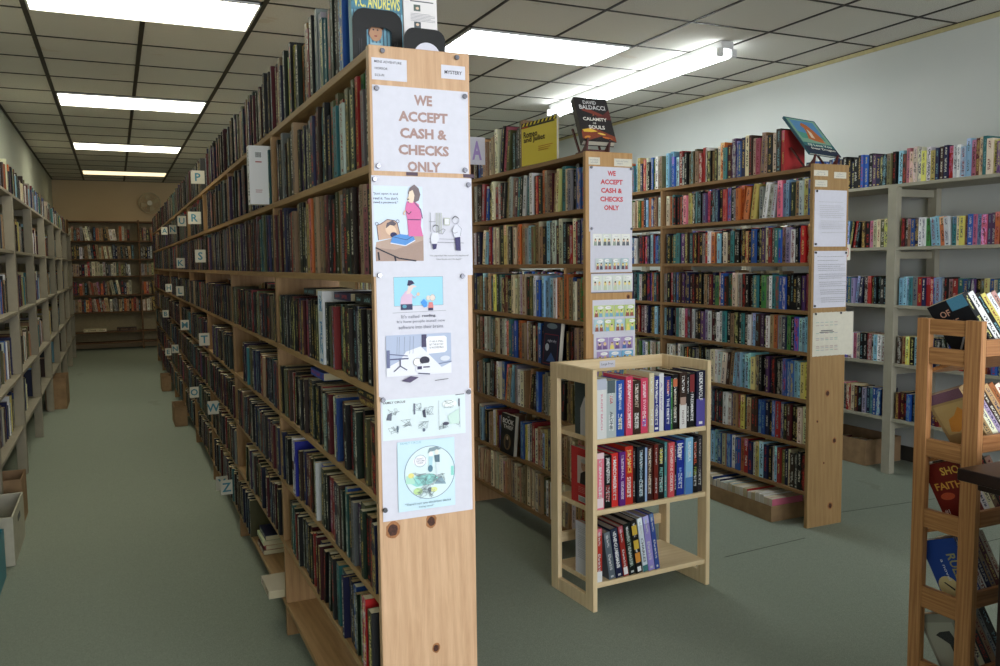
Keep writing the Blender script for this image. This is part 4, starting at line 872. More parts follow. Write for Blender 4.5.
for si, (ya, yb) in enumerate(zip(rys, rys[1:])):
    for j, z in enumerate(RZ):
        if j == 4 and si != 0 and False: continue
        y0, y1 = ya+(.034 if j else .0), yb-(.034 if j else .0)
        base = dict(pal=BRIGHT if j != 0 else BRIGHT, hr=(.165, .18) if j else (.17, .215), tr=(.019, .034), dr=(.11, .13), lean=.04, kind='paperback', inset=.012, hard=.0, shelf_h=.3)
        if si == 0:   # section right of the visible post, seen by the reader from the left post rightwards (decreasing y)
            fill_row((4.438, y1, z), (0, -1, 0), (1, 0, 0), y1-y0, s4a[j], start='left', gap=.02, sink=None, maxsink=(lambda p: p.y < 2.98, bits4), where='right of the beige post, %s shelf, right wall' % ('top' if j == 0 else ORD[j]), group='books on the right wall shelving', **base)
        else:
            if j == 0: base['pal'] = 'kkknnpbgKe'
            fill_row((4.438, y1, z), (0, -1, 0), (1, 0, 0), y1-y0, s4b[j] if si == 1 else '', start='right', gap=.006, sink=None if si == 1 else bits4, maxsink=(lambda p: p.y > 4.20, bits4), where='left of the beige post, %s shelf, right wall' % ('top' if j == 0 else ORD[j]), group='books on the right wall shelving', **base)
# left wall run
LZ = [1.86, 1.486, 1.089, .674, .33]
lys = [3.66, 5.0, 6.34, 7.69, 9.03, 10.38, 11.72, 13.07, 14.3]
steel_run('long beige painted shelving against the left wall of the aisle', -.583, XL+.005, lys, LZ, 1.858, 'l')
bits5 = MB()
for si, (ya, yb) in enumerate(zip(lys, lys[1:])):
    for j, z in enumerate(LZ):
        y0, y1 = ya+(.034 if j else 0), yb-(.034 if j else 0)
        near = si == 2 and False
        ind = (1 <= si <= 2)
        fill_row((-.591, y0, z), (0, 1, 0), (-1, 0, 0), y1-y0, ('bknirwrkmn' if j == 0 else '') if si == 1 else '', start='right' if si < 2 else 'left', pal=MIXC+'kknnm', hr=(.17, .25), tr=(.022, .045), dr=(.14, .17), lean=.08, inset=.045, sink=None if ind else bits5,
                 where='from the %s end, %s shelf, left wall%s' % ('far' if si < 2 else 'near', 'top' if j == 0 else ORD[j], '' if si == 1 else ', next bay'), group='books on the left wall shelving', kind='book', hard=.4, shelf_h=.34, stop=random.choice([1, .95, .8]) if j < 4 else .6)
# far bookcase
FY = 15.38; FZ = [2.13, 1.81, 1.51, 1.23, .92, .64, .31, .13]
E = empty('far_bookcase', (.05, FY, 0), 'brown wooden bookcase across the far end of the left aisle', 'bookcase')
fx = [-.66, .40, 1.25]
for x in fx: box_part('upright', FARW, E, x-.012, x+.012, FY-.1, FY+.15, 0, 2.15, 0)
for a, b in zip(fx, fx[1:]):
    for i, z in enumerate(FZ): box_part('shelf', FARW, E, a+.0125, b-.0125, FY-.1, FY+.15, z-.022, z, 0)
box_part('back_board', M_plain('pale_back_board', (.60, .54, .42), .7), E, fx[0]+.013, fx[-1]-.013, FY+.151, FY+.158, .14, 2.13, 0)
bits6 = MB()
for bi, (a, b) in enumerate(zip(fx, fx[1:])):
    for i, z in enumerate(FZ[1:6], 1):
        fill_row((a+.015, FY-.1, z), (1, 0, 0), (0, 1, 0), b-a-.03, '', start='left', pal='ccttwsrokdKnte', hr=(.18, .24), tr=(.026, .05), dr=(.15, .19), lean=.18, inset=.01, sink=bits6, shelf_h=.26, stop=random.choice([1, .9, .95]))
for k, (c, x, w_) in enumerate((('d', .1, .3), ('c', -.4, .34))):
    m = MB(); m.book(.05, .22, w_, PAL[c][0], (.5, .4, .3, .2), True, Matrix(((0, 0, 1, x-.1), (0, 1, 0, FY-.08), (1, 0, 0, .3105), (0, 0, 0, 1)))); tag(m.build('hardcover', [MC, MP]), '%s volume lying flat low on the far bookcase' % PAL[c][1], 'book')
# wall fan above the far bookcase
fc = Vector((.60, 15.50, 2.45))
E = empty('wall_fan', fc, 'round cream fan mounted on the far wall above the aisle end', 'fan')
m = MB()
for rr in (.06, .1, .14, .165): m.torus(fc+Vector((0, -.03, 0)), (0, 1, 0), rr, .003, 28, 5)
for k in range(20):
    a = 2*PI*k/20; m.cyl(fc+Vector((.03*math.cos(a), -.03, .03*math.sin(a))), fc+Vector((.165*math.cos(a), -.03, .165*math.sin(a))), .0018, n=5)
m.torus(fc+Vector((0, .03, 0)), (0, 1, 0), .165, .004, 28, 5); m.torus(fc, (0, 1, 0), .172, .009, 28, 6); m.build('cage', FANM, E)
m = MB(); m.cyl(fc+Vector((0, -.045, 0)), fc+Vector((0, -.03, 0)), .04, n=18); m.build('hub_badge', PAPER2, E)
for k in range(4):
    a = PI/2*k+.3; m = MB()
    X = Vector((math.cos(a), 0, math.sin(a))); Z = Vector((-math.sin(a), .35, math.cos(a))).normalized()
    m.prism([(.03, -.015), (.14, -.05), (.15, .02), (.12, .05), (.03, .015)], fc, X, Z, X.cross(Z), .002); m.build('blade', FANM, E)
m = MB(); m.cyl(fc+Vector((0, -.02, 0)), fc+Vector((0, .09, 0)), .045, n=16); m.build('motor', FANM, E)
m = MB(); m.box(fc.x-.04, fc.x+.04, 15.62, YF-.001, fc.z-.09, fc.z+.04); m.cyl(fc+Vector((0, .08, 0)), (fc.x, 15.63, fc.z-.03), .015, n=8); m.build('wall_bracket', FANM, E)

# ------------------------------------------------------------------ boxes and crates
def open_box(name, label, x0, x1, y0, y1, z0, h, mat, cat='box', t=.006, flaps=True, rot=0, handle=False):
    cx, cy = (x0+x1)/2, (y0+y1)/2; E = empty(name, (cx, cy, z0), label, cat)
    m = MB(); m.box(x0, x1, y0, y1, z0+.001, z0+t); m.box(x0, x0+t, y0, y1, z0+t, z0+h); m.box(x1-t, x1, y0, y1, z0+t, z0+h)
    m.box(x0+t, x1-t, y0, y0+t, z0+t, z0+h); m.box(x0+t, x1-t, y1-t, y1, z0+t, z0+h); m.build('body', mat, E, .001)
    if flaps:
        f = MB(); f.prism([(0, 0), (y1-y0, 0), (y1-y0-.02, .06), (.02, .06)], (x1, y0, z0+h-.002), (0, 1, 0), (.6, 0, -.8), (.8, 0, .6), .004)
        f.build('flap', mat, E)
    if handle:
        f = MB(); f.box(x1-.001, x1+.0015, cy-.05, cy+.05, z0+h*.68, z0+h*.8); f.build('handle_slot', BLACKM, E)
    E.rotation_euler = (0, 0, rot); return E
open_box('cardboard_box', 'tall open brown cardboard box at the foot of the left shelving', -.68, -.50, 5.045, 5.30, 0, .25, CARD, flaps=False)
open_box('storage_crate', 'white plastic crate with handle slot on the floor left of the aisle', -.80, -.475, 4.36, 4.84, 0, .23, CRATE, 'crate', .008, False, 0, True)
open_box('storage_bin', 'teal plastic bin at the left edge of the picture', -.86, -.497, 3.80, 4.22, 0, .22, TEAL, 'bin', .006, False)
open_box('cardboard_box', 'brown cardboard box standing farther down beside the left shelving', -.66, -.475, 9.10, 9.62, 0, .30, CARD, flaps=False)
def fill_box(x0, x1, y0, y1, z, n, lab, group, pal='cwtrmndc', ax='y'):
    s = y0
    for k in range(n):
        w_ = (y1-y0)/n-.001; c = pal[k % len(pal)]; h = random.uniform(.16, .175)
        # book on its spine: depth upwards, length across
        M = Matrix(((0, 0, 1, x0+.005), (1, 0, 0, s), (0, 1, 0, z), (0, 0, 0, 1)))
        b = dict(w=w_, d=random.uniform(.108, .125), h=min(h+.04, x1-x0-.02), c=jit(PAL[c][0]), a=accent(c, PAL[c][0]), hard=False)
        m = MB(); m.book(b['w'], b['d'], b['h'], b['c'], b['a'], False, None, random.choice([(.86, .82, .74), (.80, .75, .62), (.88, .86, .82)])); o = m.build('paperback', [MC, MP], None, matrix=M)
        tag(o, '%s book packed spine down in %s, %s from its near end' % (PAL[c][1], lab, ordn(k)), 'book', group); s += w_+.001
open_box('cardboard_tray', 'long torn cardboard tray of books on the floor under the right bookcase', 3.065, 3.36, 3.30, 4.28, 0, .085, CARD, 'box', .005, False)
fill_box(3.075, 3.35, 3.31, 4.27, .0072, 30, 'the torn tray', 'books in the floor tray', 'icwwcrrccwlcwnbbctdcb')
open_box('cardboard_box', 'brown box of paperbacks on the floor against the aisle bookcase, nearer one', .415, .518, 7.60, 7.95, 0, .17, CARD, 'box', .004, False)
open_box('cardboard_box', 'brown box on the floor against the aisle bookcase, farther one', .42, .518, 9.85, 10.15, 0, .17, CARD, 'box', .004, False)
open_box('cardboard_box', 'dark carton of books under the right wall shelving', 4.47, 4.80, 3.95, 4.5, 0, .17, CARD, 'box', .005, False)
fill_box(4.48, 4.78, 3.96, 4.49, .0072, 14, 'the dark carton', 'books in the carton by the right wall', 'tcdkrtkcmd')

# ------------------------------------------------------------------ birch display cart
ca = math.radians(3.2); CO = Vector((1.645, 2.735, 0)); CX = Vector((math.cos(ca), math.sin(ca), 0)); CY = Vector((-math.sin(ca), math.cos(ca), 0))
CM = Matrix(((CX.x, CY.x, 0, CO.x), (CX.y, CY.y, 0, CO.y), (0, 0, 1, 0), (0, 0, 0, 1)))
CW, CD, CH = .592, .315, .958
E = bpy.data.objects.new('display_cart', None); COL.objects.link(E); E.matrix_basis = CM; E.empty_display_size = .05
tag(E, 'small three-shelf birch book stand labelled large print, front of the middle bookcase', 'book stand')
def cpart(name, x0, x1, y0, y1, z0, z1, mat=CARTW):
    m = MB(); m.box(x0, x1, y0, y1, z0, z1); o = m.build(name, mat, None, .0018, Matrix.Identity(4)); o.parent = E; return o
for sx in (0, CW-.02):
    cpart('post', sx, sx+.02, 0, .055, 0, CH); cpart('post', sx, sx+.02, CD-.055, CD, 0, CH)
    cpart('side_rail', sx+.0005, sx+.0195, .0555, CD-.0555, CH-.06, CH-.0005); cpart('side_rail', sx+.0005, sx+.0195, .0555, CD-.0555, .0, .055)
for z in (.684, .403, .112): cpart('shelf', .0205, CW-.0205, .006, CD-.012, z-.02, z, CARTH)
cpart('back_rail', .0205, CW-.0205, CD-.02, CD-.001, CH-.055, CH, CARTH); cpart('back_rail', .0205, CW-.0205, CD-.02, CD-.001, .19, .232, CARTH)
m = MB(); m.box(.235, .315, CD-.021, CD-.0203, CH-.040, CH-.010); lb = m.build('paper_label', PAPER, None, 0, Matrix.Identity(4)); lb.parent = E
d = Draw((.235, CD-.021, CH-.040), (1, 0, 0), (0, 0, 1), (0, -1, 0)); d.text('Large Print', .04, .015, .013, (.3, .3, .36), .0, .062); e = d.m.build('print', MI, None, matrix=Matrix.Identity(4)); e.parent = lb
def cart_book(x, z, w_, h, dd, c, acc, label, th=0, y=.01, hard=True, items=(), pc=(.78, .74, .64)):
    M = CM @ basis((x, y, z+.0004), (1, 0, 0), (0, 1, 0), (0, 0, 1), th, 0)
    m = MB(); m.book(w_, dd, h, c, acc, hard, None, pc)
    o = m.build('hardcover' if hard else 'paperback', [MC, MP], None, matrix=M); tag(o, label, 'book', 'large print books on the stand')
    if items: spine_text(o, w_, h, items)
    return o
WH = (.92, .92, .92)
row1 = [('w', 70, .235, 'white hardcover with pale bluish spine top, leftmost on the top stand shelf', [('t', 'SUNSET BEACH', .5, .45, .2, (.85, .5, .6), .6), ('r', .0, .82, 1, 1, (.74, .76, .82))]),
 ('s', 73, .225, 'light grey hardcover with red initials, second on the top stand shelf', [('r', .1, .78, .9, 1, (.3, .36, .38)), ('t', 'ALONE', .5, .3, .28, (.25, .27, .3), .32), ('t', 'LISA', .5, .66, .3, (.75, .25, .25), .14)]),
 ('b', 62, .222, 'sky blue hardcover with thin lettering on the top stand shelf', [('t', 'THE SUMMER HOUSE', .5, .7, .3, (.85, .88, .9), .45), ('t', 'NOVEL', .5, .22, .3, (.9, .85, .5), .2)]),
 ('i', 52, .235, 'pink-red hardcover with white spine capitals, fourth on the top stand shelf', [('t', 'SUSAN WIGGS MORE', .5, .55, .5, (.95, .85, .86), .78)]),
 ('d', 65, .215, 'black-brown hardcover with pale lettering beside two pink spines', [('t', 'THE SECRET', .5, .7, .4, (.75, .68, .6), .4), ('t', 'GARDNER', .5, .25, .4, (.8, .8, .78), .3)]),
 ('i', 55, .222, 'hot pink hardcover with blue author name on the top stand shelf', [('t', 'JANET EVANS', .5, .62, .5, (.96, .75, .82), .55), ('t', 'TEN', .5, .2, .5, (.35, .4, .8), .15)]),
 ('c', 37, .24, 'tall cream paperback with thick page block rising above its neighbours', []),
 ('n', 43, .225, 'royal blue hardcover with white script name on the top stand shelf', [('t', 'Mary Higgins Clark', .5, .62, .55, WH, .62), ('r', .2, .04, .8, .08, WH)]),
 ('w', 37, .235, 'slim white hardcover right of the royal blue one', [('t', 'A VIEW', .5, .6, .35, (.6, .5, .7), .5)]),
 ('n', 43, .22, 'dark blue hardcover with orange and white lettering on the top stand shelf', [('t', 'HARRY', .5, .8, .45, (.85, .4, .15), .26), ('t', 'THE PACT', .5, .4, .45, WH, .4)]),
 ('G', 17, .21, 'thin olive green paperback between dark spines on the stand', []),
 ('k', 47, .225, 'black hardcover with an orange flower at the spine top, on the stand', [('t', 'SUMMER CRUSH', .5, .45, .4, (.85, .8, .7), .5), ('r', .15, .78, .85, .92, (.80, .42, .26))]),
 ('d', 56, .232, 'hardcover with brown upper and white lower spine on the stand', [('r', 0, 0, 1, .44, (.88, .87, .86)), ('r', .1, .42, .9, .56, (.7, .58, .52)), ('t', 'NIGHTS', .5, .2, .3, (.5, .4, .4), .25)]),
 ('k', 28, .222, 'narrow black-brown book near the right end of the top stand shelf', []),
 ('k', 45, .225, 'black hardcover with red top and white lettering near the right post', [('r', .1, .65, .9, .97, (.50, .10, .12)), ('t', 'FREEMANTLE', .5, .36, .5, WH, .5)]),
 ('n', 72, .232, 'wide navy and violet thriller at the right end of the top stand shelf', [('r', 0, .0, 1, .5, (.32, .28, .62)), ('t', 'DICK WOLF', .5, .72, .42, WH, .5), ('r', .3, .04, .7, .09, WH)])]
tot = sum(r[1] for r in row1); x = .024; scl = (CW-.024-.024-.002*len(row1))/tot
for i, (c, w_, h, lab, it) in enumerate(row1):
    cc = {'n': (.13, .17, .50), 'i': (.82, .26, .38), 's': (.72, .76, .76)}.get(c, PAL[c][0])
    if i == 15: cc = (.08, .08, .20)
    cart_book(x, .684, w_*scl, h, .155, cc, (*(.9, .9, .9), 0.0), lab, 0, .008+.004*(i % 3), True, it); x += w_*scl+.002
row2 = [(.047, .225, (.90, .48, .56), 'salmon pink hardcover at the left end of the middle stand shelf', [('r', 0, .9, 1, 1, (.92, .8, .82)), ('t', 'DANIELLE', .5, .5, .3, WH, .5), ('r', .1, .03, .9, .2, (.94, .86, .88))]),
 (.05, .21, (.05, .05, .06), 'black hardcover with white name column, second on the middle stand shelf', [('t', 'JAMES PATTERSON', .5, .72, .5, WH, .48), ('t', 'NO EXIT', .5, .28, .5, (.7, .2, .2), .3)]),
 (.042, .215, (.85, .20, .18), 'bright red hardcover with white name, third on the middle stand shelf', [('t', 'MACOMBER', .5, .6, .5, WH, .55)]),
 (.038, .218, (.38, .14, .48), 'purple hardcover beside the bright red one on the middle stand shelf', [('t', 'LETHAL BLADE', .5, .5, .4, (.8, .72, .85), .75)]),
 (.05, .235, (.74, .18, .12), 'tall red hardcover with yellow letters on the middle stand shelf', [('t', 'J.A. JANCE', .5, .74, .6, (.92, .76, .3), .4), ('t', 'SHOOT', .5, .3, .5, (.93, .85, .8), .35)]),
 (.02, .225, (.15, .08, .07), 'narrow dark brown book on the middle stand shelf', []),
 (.052, .228, (.06, .10, .14), 'blackish blue hardcover with pale blue title column, middle stand shelf', [('t', 'MARY HIGGINS CLARK', .5, .5, .3, (.70, .82, .88), .8)]),
 (.016, .22, (.62, .72, .88), 'very thin pale blue book on the middle stand shelf', []),
 (.04, .225, (.22, .10, .08), 'dark brown hardcover with cream capitals on the middle stand shelf', [('t', 'VINCE FLYNN AMERICAN', .5, .55, .45, (.82, .74, .62), .8)]),
 (.026, .228, (.42, .12, .08), 'rust-red slim hardcover on the middle stand shelf', []),
 (.045, .225, (.05, .06, .06), 'black hardcover with yellow name on the middle stand shelf', [('t', 'KARIN', .5, .78, .45, (.88, .84, .3), .25), ('t', 'PRETTY GIRLS', .5, .35, .45, (.5, .75, .72), .45)]),
 (.02, .23, (.30, .55, .56), 'slim grey-teal book on the middle stand shelf', []),
 (.04, .228, (.84, .33, .36), 'coral red hardcover right of centre on the middle stand shelf', [('t', 'CATHERINE COULTER', .5, .5, .45, (.96, .82, .8), .8)]),
 (.018, .225, (.12, .12, .16), 'thin black book beside the bright blue hardcover', []),
 (.055, .23, (.10, .20, .60), 'bright blue hardcover with large white lettering, middle stand shelf', [('t', 'blaze', .5, .82, .7, WH, .25), ('t', 'BROWN', .5, .35, .3, (.5, .65, .9), .3)]),
 (.05, .238, (.55, .76, .90), 'pale sky blue hardcover near the right end of the middle stand shelf', [('t', 'SANDRA', .5, .75, .4, (.85, .93, .97), .35), ('r', 0, 0, 1, .3, (.28, .50, .76))]),
 (.038, .23, (.07, .07, .07), 'black hardcover with orange lettering, second from right on the middle stand shelf', [('t', 'MICHAEL', .5, .72, .45, (.82, .32, .15), .4), ('t', 'FIRE', .5, .4, .45, (.55, .62, .2), .15)]),
 (.034, .238, (.16, .15, .18), 'charcoal hardcover at the right end of the middle stand shelf', [('t', 'DEAN KOONTZ', .5, .6, .35, (.45, .42, .45), .5)])]
tot = sum(r[0] for r in row2); x = .024; scl = (CW-.05-.0015*len(row2))/tot
for i, (w_, h, cc, lab, it) in enumerate(row2):
    cart_book(x, .403, w_*scl, h, .15+.03*(i in (0, 4)), cc, (.8, .8, .8, 0.0), lab, 0, .012+.004*(i % 3), True, it, (.50, .47, .45) if i > 3 else (.7, .66, .6)); x += w_*scl+.0015
row3 = [(.026, .215, (.70, .22, .18), 0, 'red hardcover with white spine foot, leftmost upright on the bottom stand shelf', [('r', 0, 0, 1, .2, (.9, .9, .9))]),
 (.03, .195, (.36, .40, .44), .15, 'grey photo-spined book leaning at the bottom stand shelf', []),
 (.033, .205, (.09, .11, .24), .15, 'navy leaning hardcover with white title on the bottom stand shelf', [('t', 'THE GUARDIANS', .5, .55, .5, WH, .7)]),
 (.024, .21, (.60, .16, .13), .15, 'dark red leaning book on the bottom stand shelf', [('r', .1, .03, .9, .18, WH)]),
 (.032, .215, (.07, .10, .09), .15, 'green-black leaning hardcover on the bottom stand shelf', [('t', 'NORTHANGER', .5, .5, .5, (.6, .68, .62), .7)]),
 (.03, .225, (.10, .09, .08), .15, 'black and yellow patterned leaning hardcover on the bottom stand shelf', [('r', .1, .72, .9, .9, (.82, .68, .2)), ('r', .1, .45, .9, .62, (.82, .68, .2)), ('r', .1, .2, .9, .38, (.85, .55, .15)), ('r', .2, .03, .8, .12, WH)]),
 (.024, .228, (.84, .88, .92), .15, 'white leaning hardcover with teal foot on the bottom stand shelf', [('t', 'CHARLES', .5, .4, .5, (.25, .32, .38), .45), ('r', 0, 0, 1, .12, (.2, .45, .46))]),
 (.03, .232, (.60, .55, .82), .15, 'lavender leaning hardcover on the bottom stand shelf', []),
 (.022, .238, (.20, .30, .60), .15, 'blue leaning hardcover, rightmost on the bottom stand shelf', [])]
x = .024; prev = 0
for i, (w_, h, cc, th, lab, it) in enumerate(row3):
    if th and prev == 0: x += .034
    cart_book(x, .112, w_, h, .15, cc, (.8, .8, .8, 0.2), lab, th, .012, True, it, (.62, .58, .54)); x += w_/math.cos(th)+.0015+(.002 if th else 0); prev = th
# cover-out books behind the left side frame
def side_cover(y0, z, wd, h, col, label, drawf, xt=.028):
    O = CM @ Vector((.0215-.0, y0+wd, z+.0004)); Rv = (CM.to_3x3() @ Vector((0, -wd, 0))); o, d, W, H = cover_book('book', label, O, Rv, (0, 0, h), xt*0+.0014, col, (.8, .8, .8, 0), False)
    return o, d, W, H
def on_left(book_obj, fn, wd, h):  # print on the left board of the leftmost book of a row (its local x = 0 face)
    d = Draw((-.0001, wd, 0), (0, -1, 0), (0, 0, 1), (-1, 0, 0)); fn(d, wd, h)
    e = d.m.build('cover_print', MI, None, matrix=Matrix.Identity(4)); e.parent = book_obj
firsts = {}
for o in list(COL.objects):
    if o.get('group') == 'large print books on the stand':
        l = o['label']
        if 'leftmost on the top' in l: firsts[0] = o
        if 'left end of the middle' in l: firsts[1] = o
        if 'leftmost upright' in l: firsts[2] = o
def p0(d, W, H):
    d.rect(0, 0, W, H, (.22, .27, .27)); d.poly([(W*.25, 0), (W*.25, H*.45), (W*.45, H*.68), (W*.7, H*.68), (W*.95, H*.5), (W, 0)], (.84, .84, .86)); d.ell(W*.62, H*.8, W*.13, H*.11, (.80, .64, .54)); d.poly([(W*.45, H*.64), (W*.47, H*.9), (W*.62, H*.95), (W*.76, H*.88), (W*.7, H*.86), (W*.56, H*.86), (W*.53, H*.7)], (.16, .12, .11)); d.poly([(W*.55, H*.68), (W*.62, H*.56), (W*.7, H*.68)], (.80, .64, .54)); d.ell(W*.58, H*.82, W*.015, H*.008, INK); d.ell(W*.67, H*.82, W*.015, H*.008, INK); d.ell(W*.62, H*.745, W*.035, H*.009, (.65, .25, .25))
def p1(d, W, H):
    d.rect(0, 0, W, H, (.76, .14, .13)); d.rect(W*.25, H*.36, W*.85, H*.86, (.82, .74, .70)); d.poly([(W*.35, H*.36), (W*.38, H*.55), (W*.55, H*.62), (W*.75, H*.52), (W*.8, H*.36)], (.16, .10, .10)); d.ell(W*.5, H*.7, W*.1, H*.1, (.74, .56, .46)); d.ell(W*.5, H*.78, W*.1, H*.04, (.7, .7, .68)); d.ell(W*.46, H*.71, W*.012, H*.008, INK); d.ell(W*.54, H*.71, W*.012, H*.008, INK); d.rect(W*.3, H*.04, W*.6, H*.14, (.93, .93, .93))
    for q in range(10): d.rect(W*(.32+q*.027), H*.05, W*(.332+q*.027), H*.13, (.1, .1, .1))
    for q in range(4): d.rect(W*.3, H*(.3-.03*q), W*.8, H*(.306-.03*q), (.9, .6, .55))
def p2(d, W, H):
    d.rect(0, 0, W, H, (.86, .86, .90))
    for q in range(16): d.rect(W*.12, H*(.9-.035*q-(.03 if q > 3 else 0)-(.03 if q > 10 else 0)), W*(.92 if q % 4 != 3 else .6), H*(.906-.035*q-(.03 if q > 3 else 0)-(.03 if q > 10 else 0)), (.55, .55, .62))
for i, (fn, h, wd) in enumerate(((p0, .235, .155), (p1, .225, .18), (p2, .215, .15))): on_left(firsts[i], fn, wd, h)

# ------------------------------------------------------------------ oak rack at the right edge
OX = 2.0; OY0, OY1 = 1.415, 1.605; OXR = 2.75
E = empty('oak_book_rack', (OX, OY0, 0), 'varnished oak book rack with open ladder-like end frame at the right edge', 'book rack')
for x in (OX, OXR):
    box_part('post', OAKV, E, x, x+.020, OY0, OY0+.047, 0, 1.208, .002); box_part('post', OAKV, E, x, x+.020, OY1-.038, OY1, 0, 1.208, .002)
    for z0, z1 in ((1.165, 1.206), (1.085, 1.129), (.828, .878), (.63, .682), (.402, .462), (.19, .25)):
        box_part('rung', OAKY, E, x+.002, x+.018, OY0+.0475, OY1-.0385, z0, z1, .0015)
tl = math.radians(22)
dep = Vector((0, math.cos(tl), -math.sin(tl))); upv = Vector((0, math.sin(tl), math.cos(tl)))
rack_seq = [('kwkywtlwkcrwky', .35, [('THE', 'OPAL')]), ('tcvdtoctvtc', .35, []), ('rwcmkt', .2, []), ('bwntmc', .18, []), ('scKtsk', .2, [])]
for i, zf in enumerate((1.118, .868, .668, .452, .240)):
    m = MB(); Mx = Matrix(((1, 0, 0, OX+.0205), (0, dep.y, upv.y, OY0+.012), (0, dep.z, upv.z, zf), (0, 0, 0, 1)))
    m.box(0, OXR-OX-.021, 0, .17, 0, .010, Mx); m.build('shelf', OAKX, E, .001)
    box_part('front_rail', OAKX, E, OX+.0205, OXR-.0005, OY0, OY0+.012, zf-.002, zf+.042, .0015)
    seq, th, _ = rack_seq[i]; s = .010+.155*math.sin(th)
    O = Vector((OX+.021, OY0+.014, zf))+upv*.0104
    for k, c in enumerate(seq):
        b = spec(c, (.160, .172), (.016, .026), (.105, .112)); ch2 = PAL[c][1]
        if k == 0: b['h'] = .17; b['d'] = .112; b['c'] = {0: (.10, .11, .13), 1: (.66, .55, .38), 2: (.45, .12, .10), 3: (.14, .28, .62), 4: (.55, .55, .52)}[i]
        M = basis(O, (1, 0, 0), dep, upv, th, s); 
        if s+b['w']+.01 > OXR-OX-.03: break
        m = MB(); m.book(b['w'], b['d'], b['h'], b['c'], b['a'], False, None, random.choice([(.84, .78, .66), (.80, .74, .66), (.72, .64, .58)]))
        o = m.build('paperback', [MC, MP], None, matrix=M)
        tag(o, '%s paperback leaning left in the oak rack, %s on its %s shelf' % ({0: {0: 'black', 1: 'tan', 2: 'dark red', 3: 'blue', 4: 'grey'}[i]}.get(k, ch2), ordn(k), ('top', 'second', 'third', 'fourth', 'lowest')[i]), 'book', 'paperbacks in the oak rack')
        if k == 0:
            W, H = .112, .17; d = Draw((-.0001, W, 0), (0, -1, 0), (0, 0, 1), (-1, 0, 0))
            if i == 0: d.rect(W*.55, H*.8, W, H, (.25, .5, .62)); d.text('OF', W*.35, H*.8, .018, (.8, .6, .5), .01); d.text('THE', W*.4, H*.62, .018, (.8, .6, .5), .01); d.line([(W*.1, H*.1), (W*.6, H*.45)], .005, (.6, .6, .62)); d.line([(W*.3, H*.05), (W*.7, H*.4)], .004, (.5, .5, .55))
            if i == 1: d.rect(W*.08, H*.3, W*.92, H*.8, (.74, .62, .40)); d.poly([(W*.2, H*.35), (W*.3, H*.55), (W*.5, H*.6), (W*.7, H*.72), (W*.85, H*.6), (W*.7, H*.42), (W*.4, H*.32)], (.80, .52, .16)); d.rect(W*.0, H*.84, W, H, (.45, .30, .38)); d.text('BALL', W*.7, H*.16, .026, (.12, .1, .09), .02, W*.5)
            if i == 2: d.text('SHO', W*.7, H*.85, .022, (.88, .7, .3), .02); d.text('FAITH', W*.5, H*.62, .02, (.85, .62, .25), .02, W*.75); d.ell(W*.35, H*.45, W*.2, H*.06, (.75, .3, .15)); d.text('#1', W*.15, H*.2, .014, (.9, .8, .8), .02)
            if i == 3: d.ell(W*.3, H*.22, W*.28, H*.18, (.86, .80, .60)); d.poly([(W*.2, H*.3), (W*.25, H*.3), (W*.45, H*.18), (W*.42, H*.15)], (.1, .1, .12)); d.text('RULES', W*.72, H*.5, .028, (.62, .60, .42), .02, H*.5, True); d.text('a novel', W*.42, H*.5, .010, (.85, .88, .95), .01, H*.35, True)
            if i == 4: d.rect(W*.08, H*.08, W*.92, H*.86, (.64, .64, .60)); d.poly([(W*.3, H*.65), (W*.45, H*.7), (W*.75, H*.72), (W*.85, H*.5), (W*.7, H*.2), (W*.62, H*.22), (W*.6, H*.5), (W*.45, H*.58)], (.16, .17, .18))
            e = d.m.build('cover_print', MI, None, matrix=Matrix.Identity(4)); e.parent = o
        s += b['w']/math.cos(th)+.0012
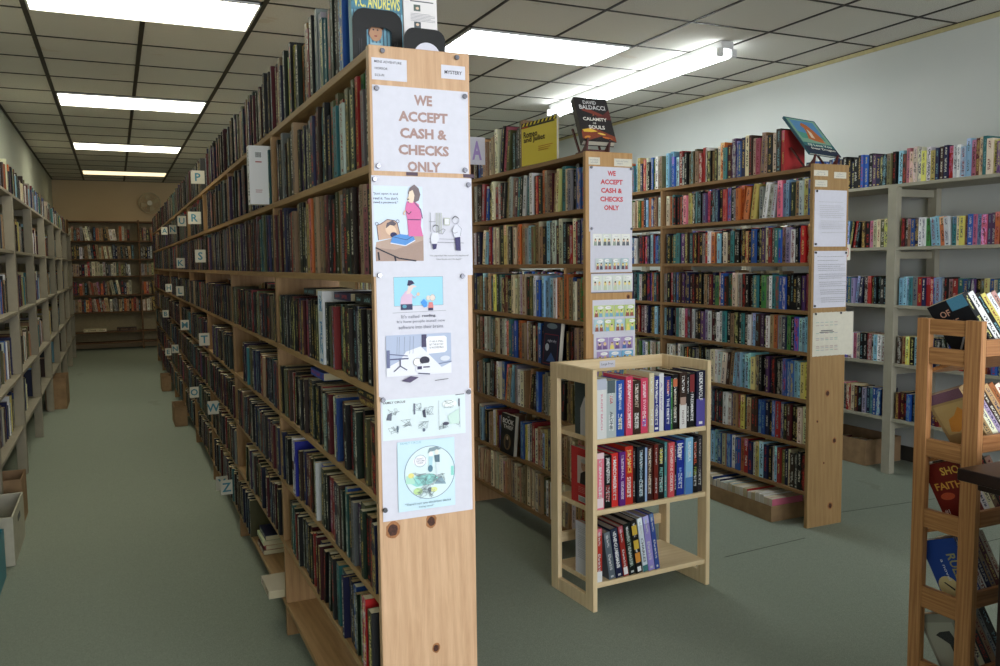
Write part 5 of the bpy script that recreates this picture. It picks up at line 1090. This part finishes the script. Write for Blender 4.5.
# dark cabinet corner in front of it
E = empty('dark_cabinet', (2.1, .9, 0), 'dark walnut cabinet with overhanging top, lower right corner', 'cabinet')
box_part('top', DARKW, E, 1.70, 2.6, .55, 1.250, .872, .900, .003)
box_part('moulding', DARKW, E, 1.735, 2.58, .58, 1.225, .850, .8715, .003)
box_part('body', DARKW, E, 1.775, 2.56, .60, 1.195, .06, .8495, .002)
box_part('plinth', DARKW, E, 1.765, 2.57, .59, 1.205, 0, .0595, .002)
box_part('door', DARKW, E, 1.79, 2.54, .590, .5995, .09, .83, .002)

# ------------------------------------------------------------------ ordinary shelf books: the ones showing largest become objects
bpy.context.view_layer.update()
dg = bpy.context.evaluated_depsgraph_get(); eye = Vector((0, 0, CAMZ))
made = {k: len([o for o in COL.objects if o.name.split('.')[0] == k]) for k in ('paperback', 'hardcover')}
rated = []
for e in POOL:
    b, M, pc, lab, grp = e; area_ = 0
    if lab:
        ctr = M @ Vector((b['w']/2, -.003, b['h']*.6)); v = ctr-eye; z = v.dot(F_); px, py = 500+FPX*v.dot(R_)/z, 333-FPX*v.dot(U_)/z
        if z > 0 and -3 < px < 1003 and -10 < py < 690:
            vis = 0
            for fz in (.2, .6, .95):
                p = M @ Vector((b['w']/2, -.003, b['h']*fz)); q = p-eye; hit, loc, *_ = sc.ray_cast(dg, eye, q.normalized(), distance=q.length-.004)
                vis += not hit
            n_ = -Vector((M[0][1], M[1][1], M[2][1])); area_ = vis*b['w']*b['h']*max(.15, abs(n_.dot(v.normalized())))*(FPX/z)**2
    rated.append((area_, len(rated), e))
rated.sort(key=lambda r: -r[0])
extra = {'paperback': MB(), 'hardcover': MB()}
for a_, _, (b, M, pc, lab, grp) in rated:
    k = 'hardcover' if b['hard'] else 'paperback'
    if a_ > 0 and made[k] < 300:
        made[k] += 1; m = MB(); m.book(b['w'], b['d'], b['h'], b['c'], b['a'], b['hard'], None, pc)
        tag(m.build(k, [MC, MP], None, matrix=M), lab, 'book', grp)
    else: extra[k].book(b['w'], b['d'], b['h'], b['c'], b['a'], b['hard'], M, pc)
tag(extra['paperback'].build('paperback', [MC, MP]), 'all the further small paperbacks filling the shelves of the shop', 'books', None, 'stuff')
tag(extra['hardcover'].build('hardcover', [MC, MP]), 'all the further small hardcovers filling the shelves of the shop', 'books', None, 'stuff')
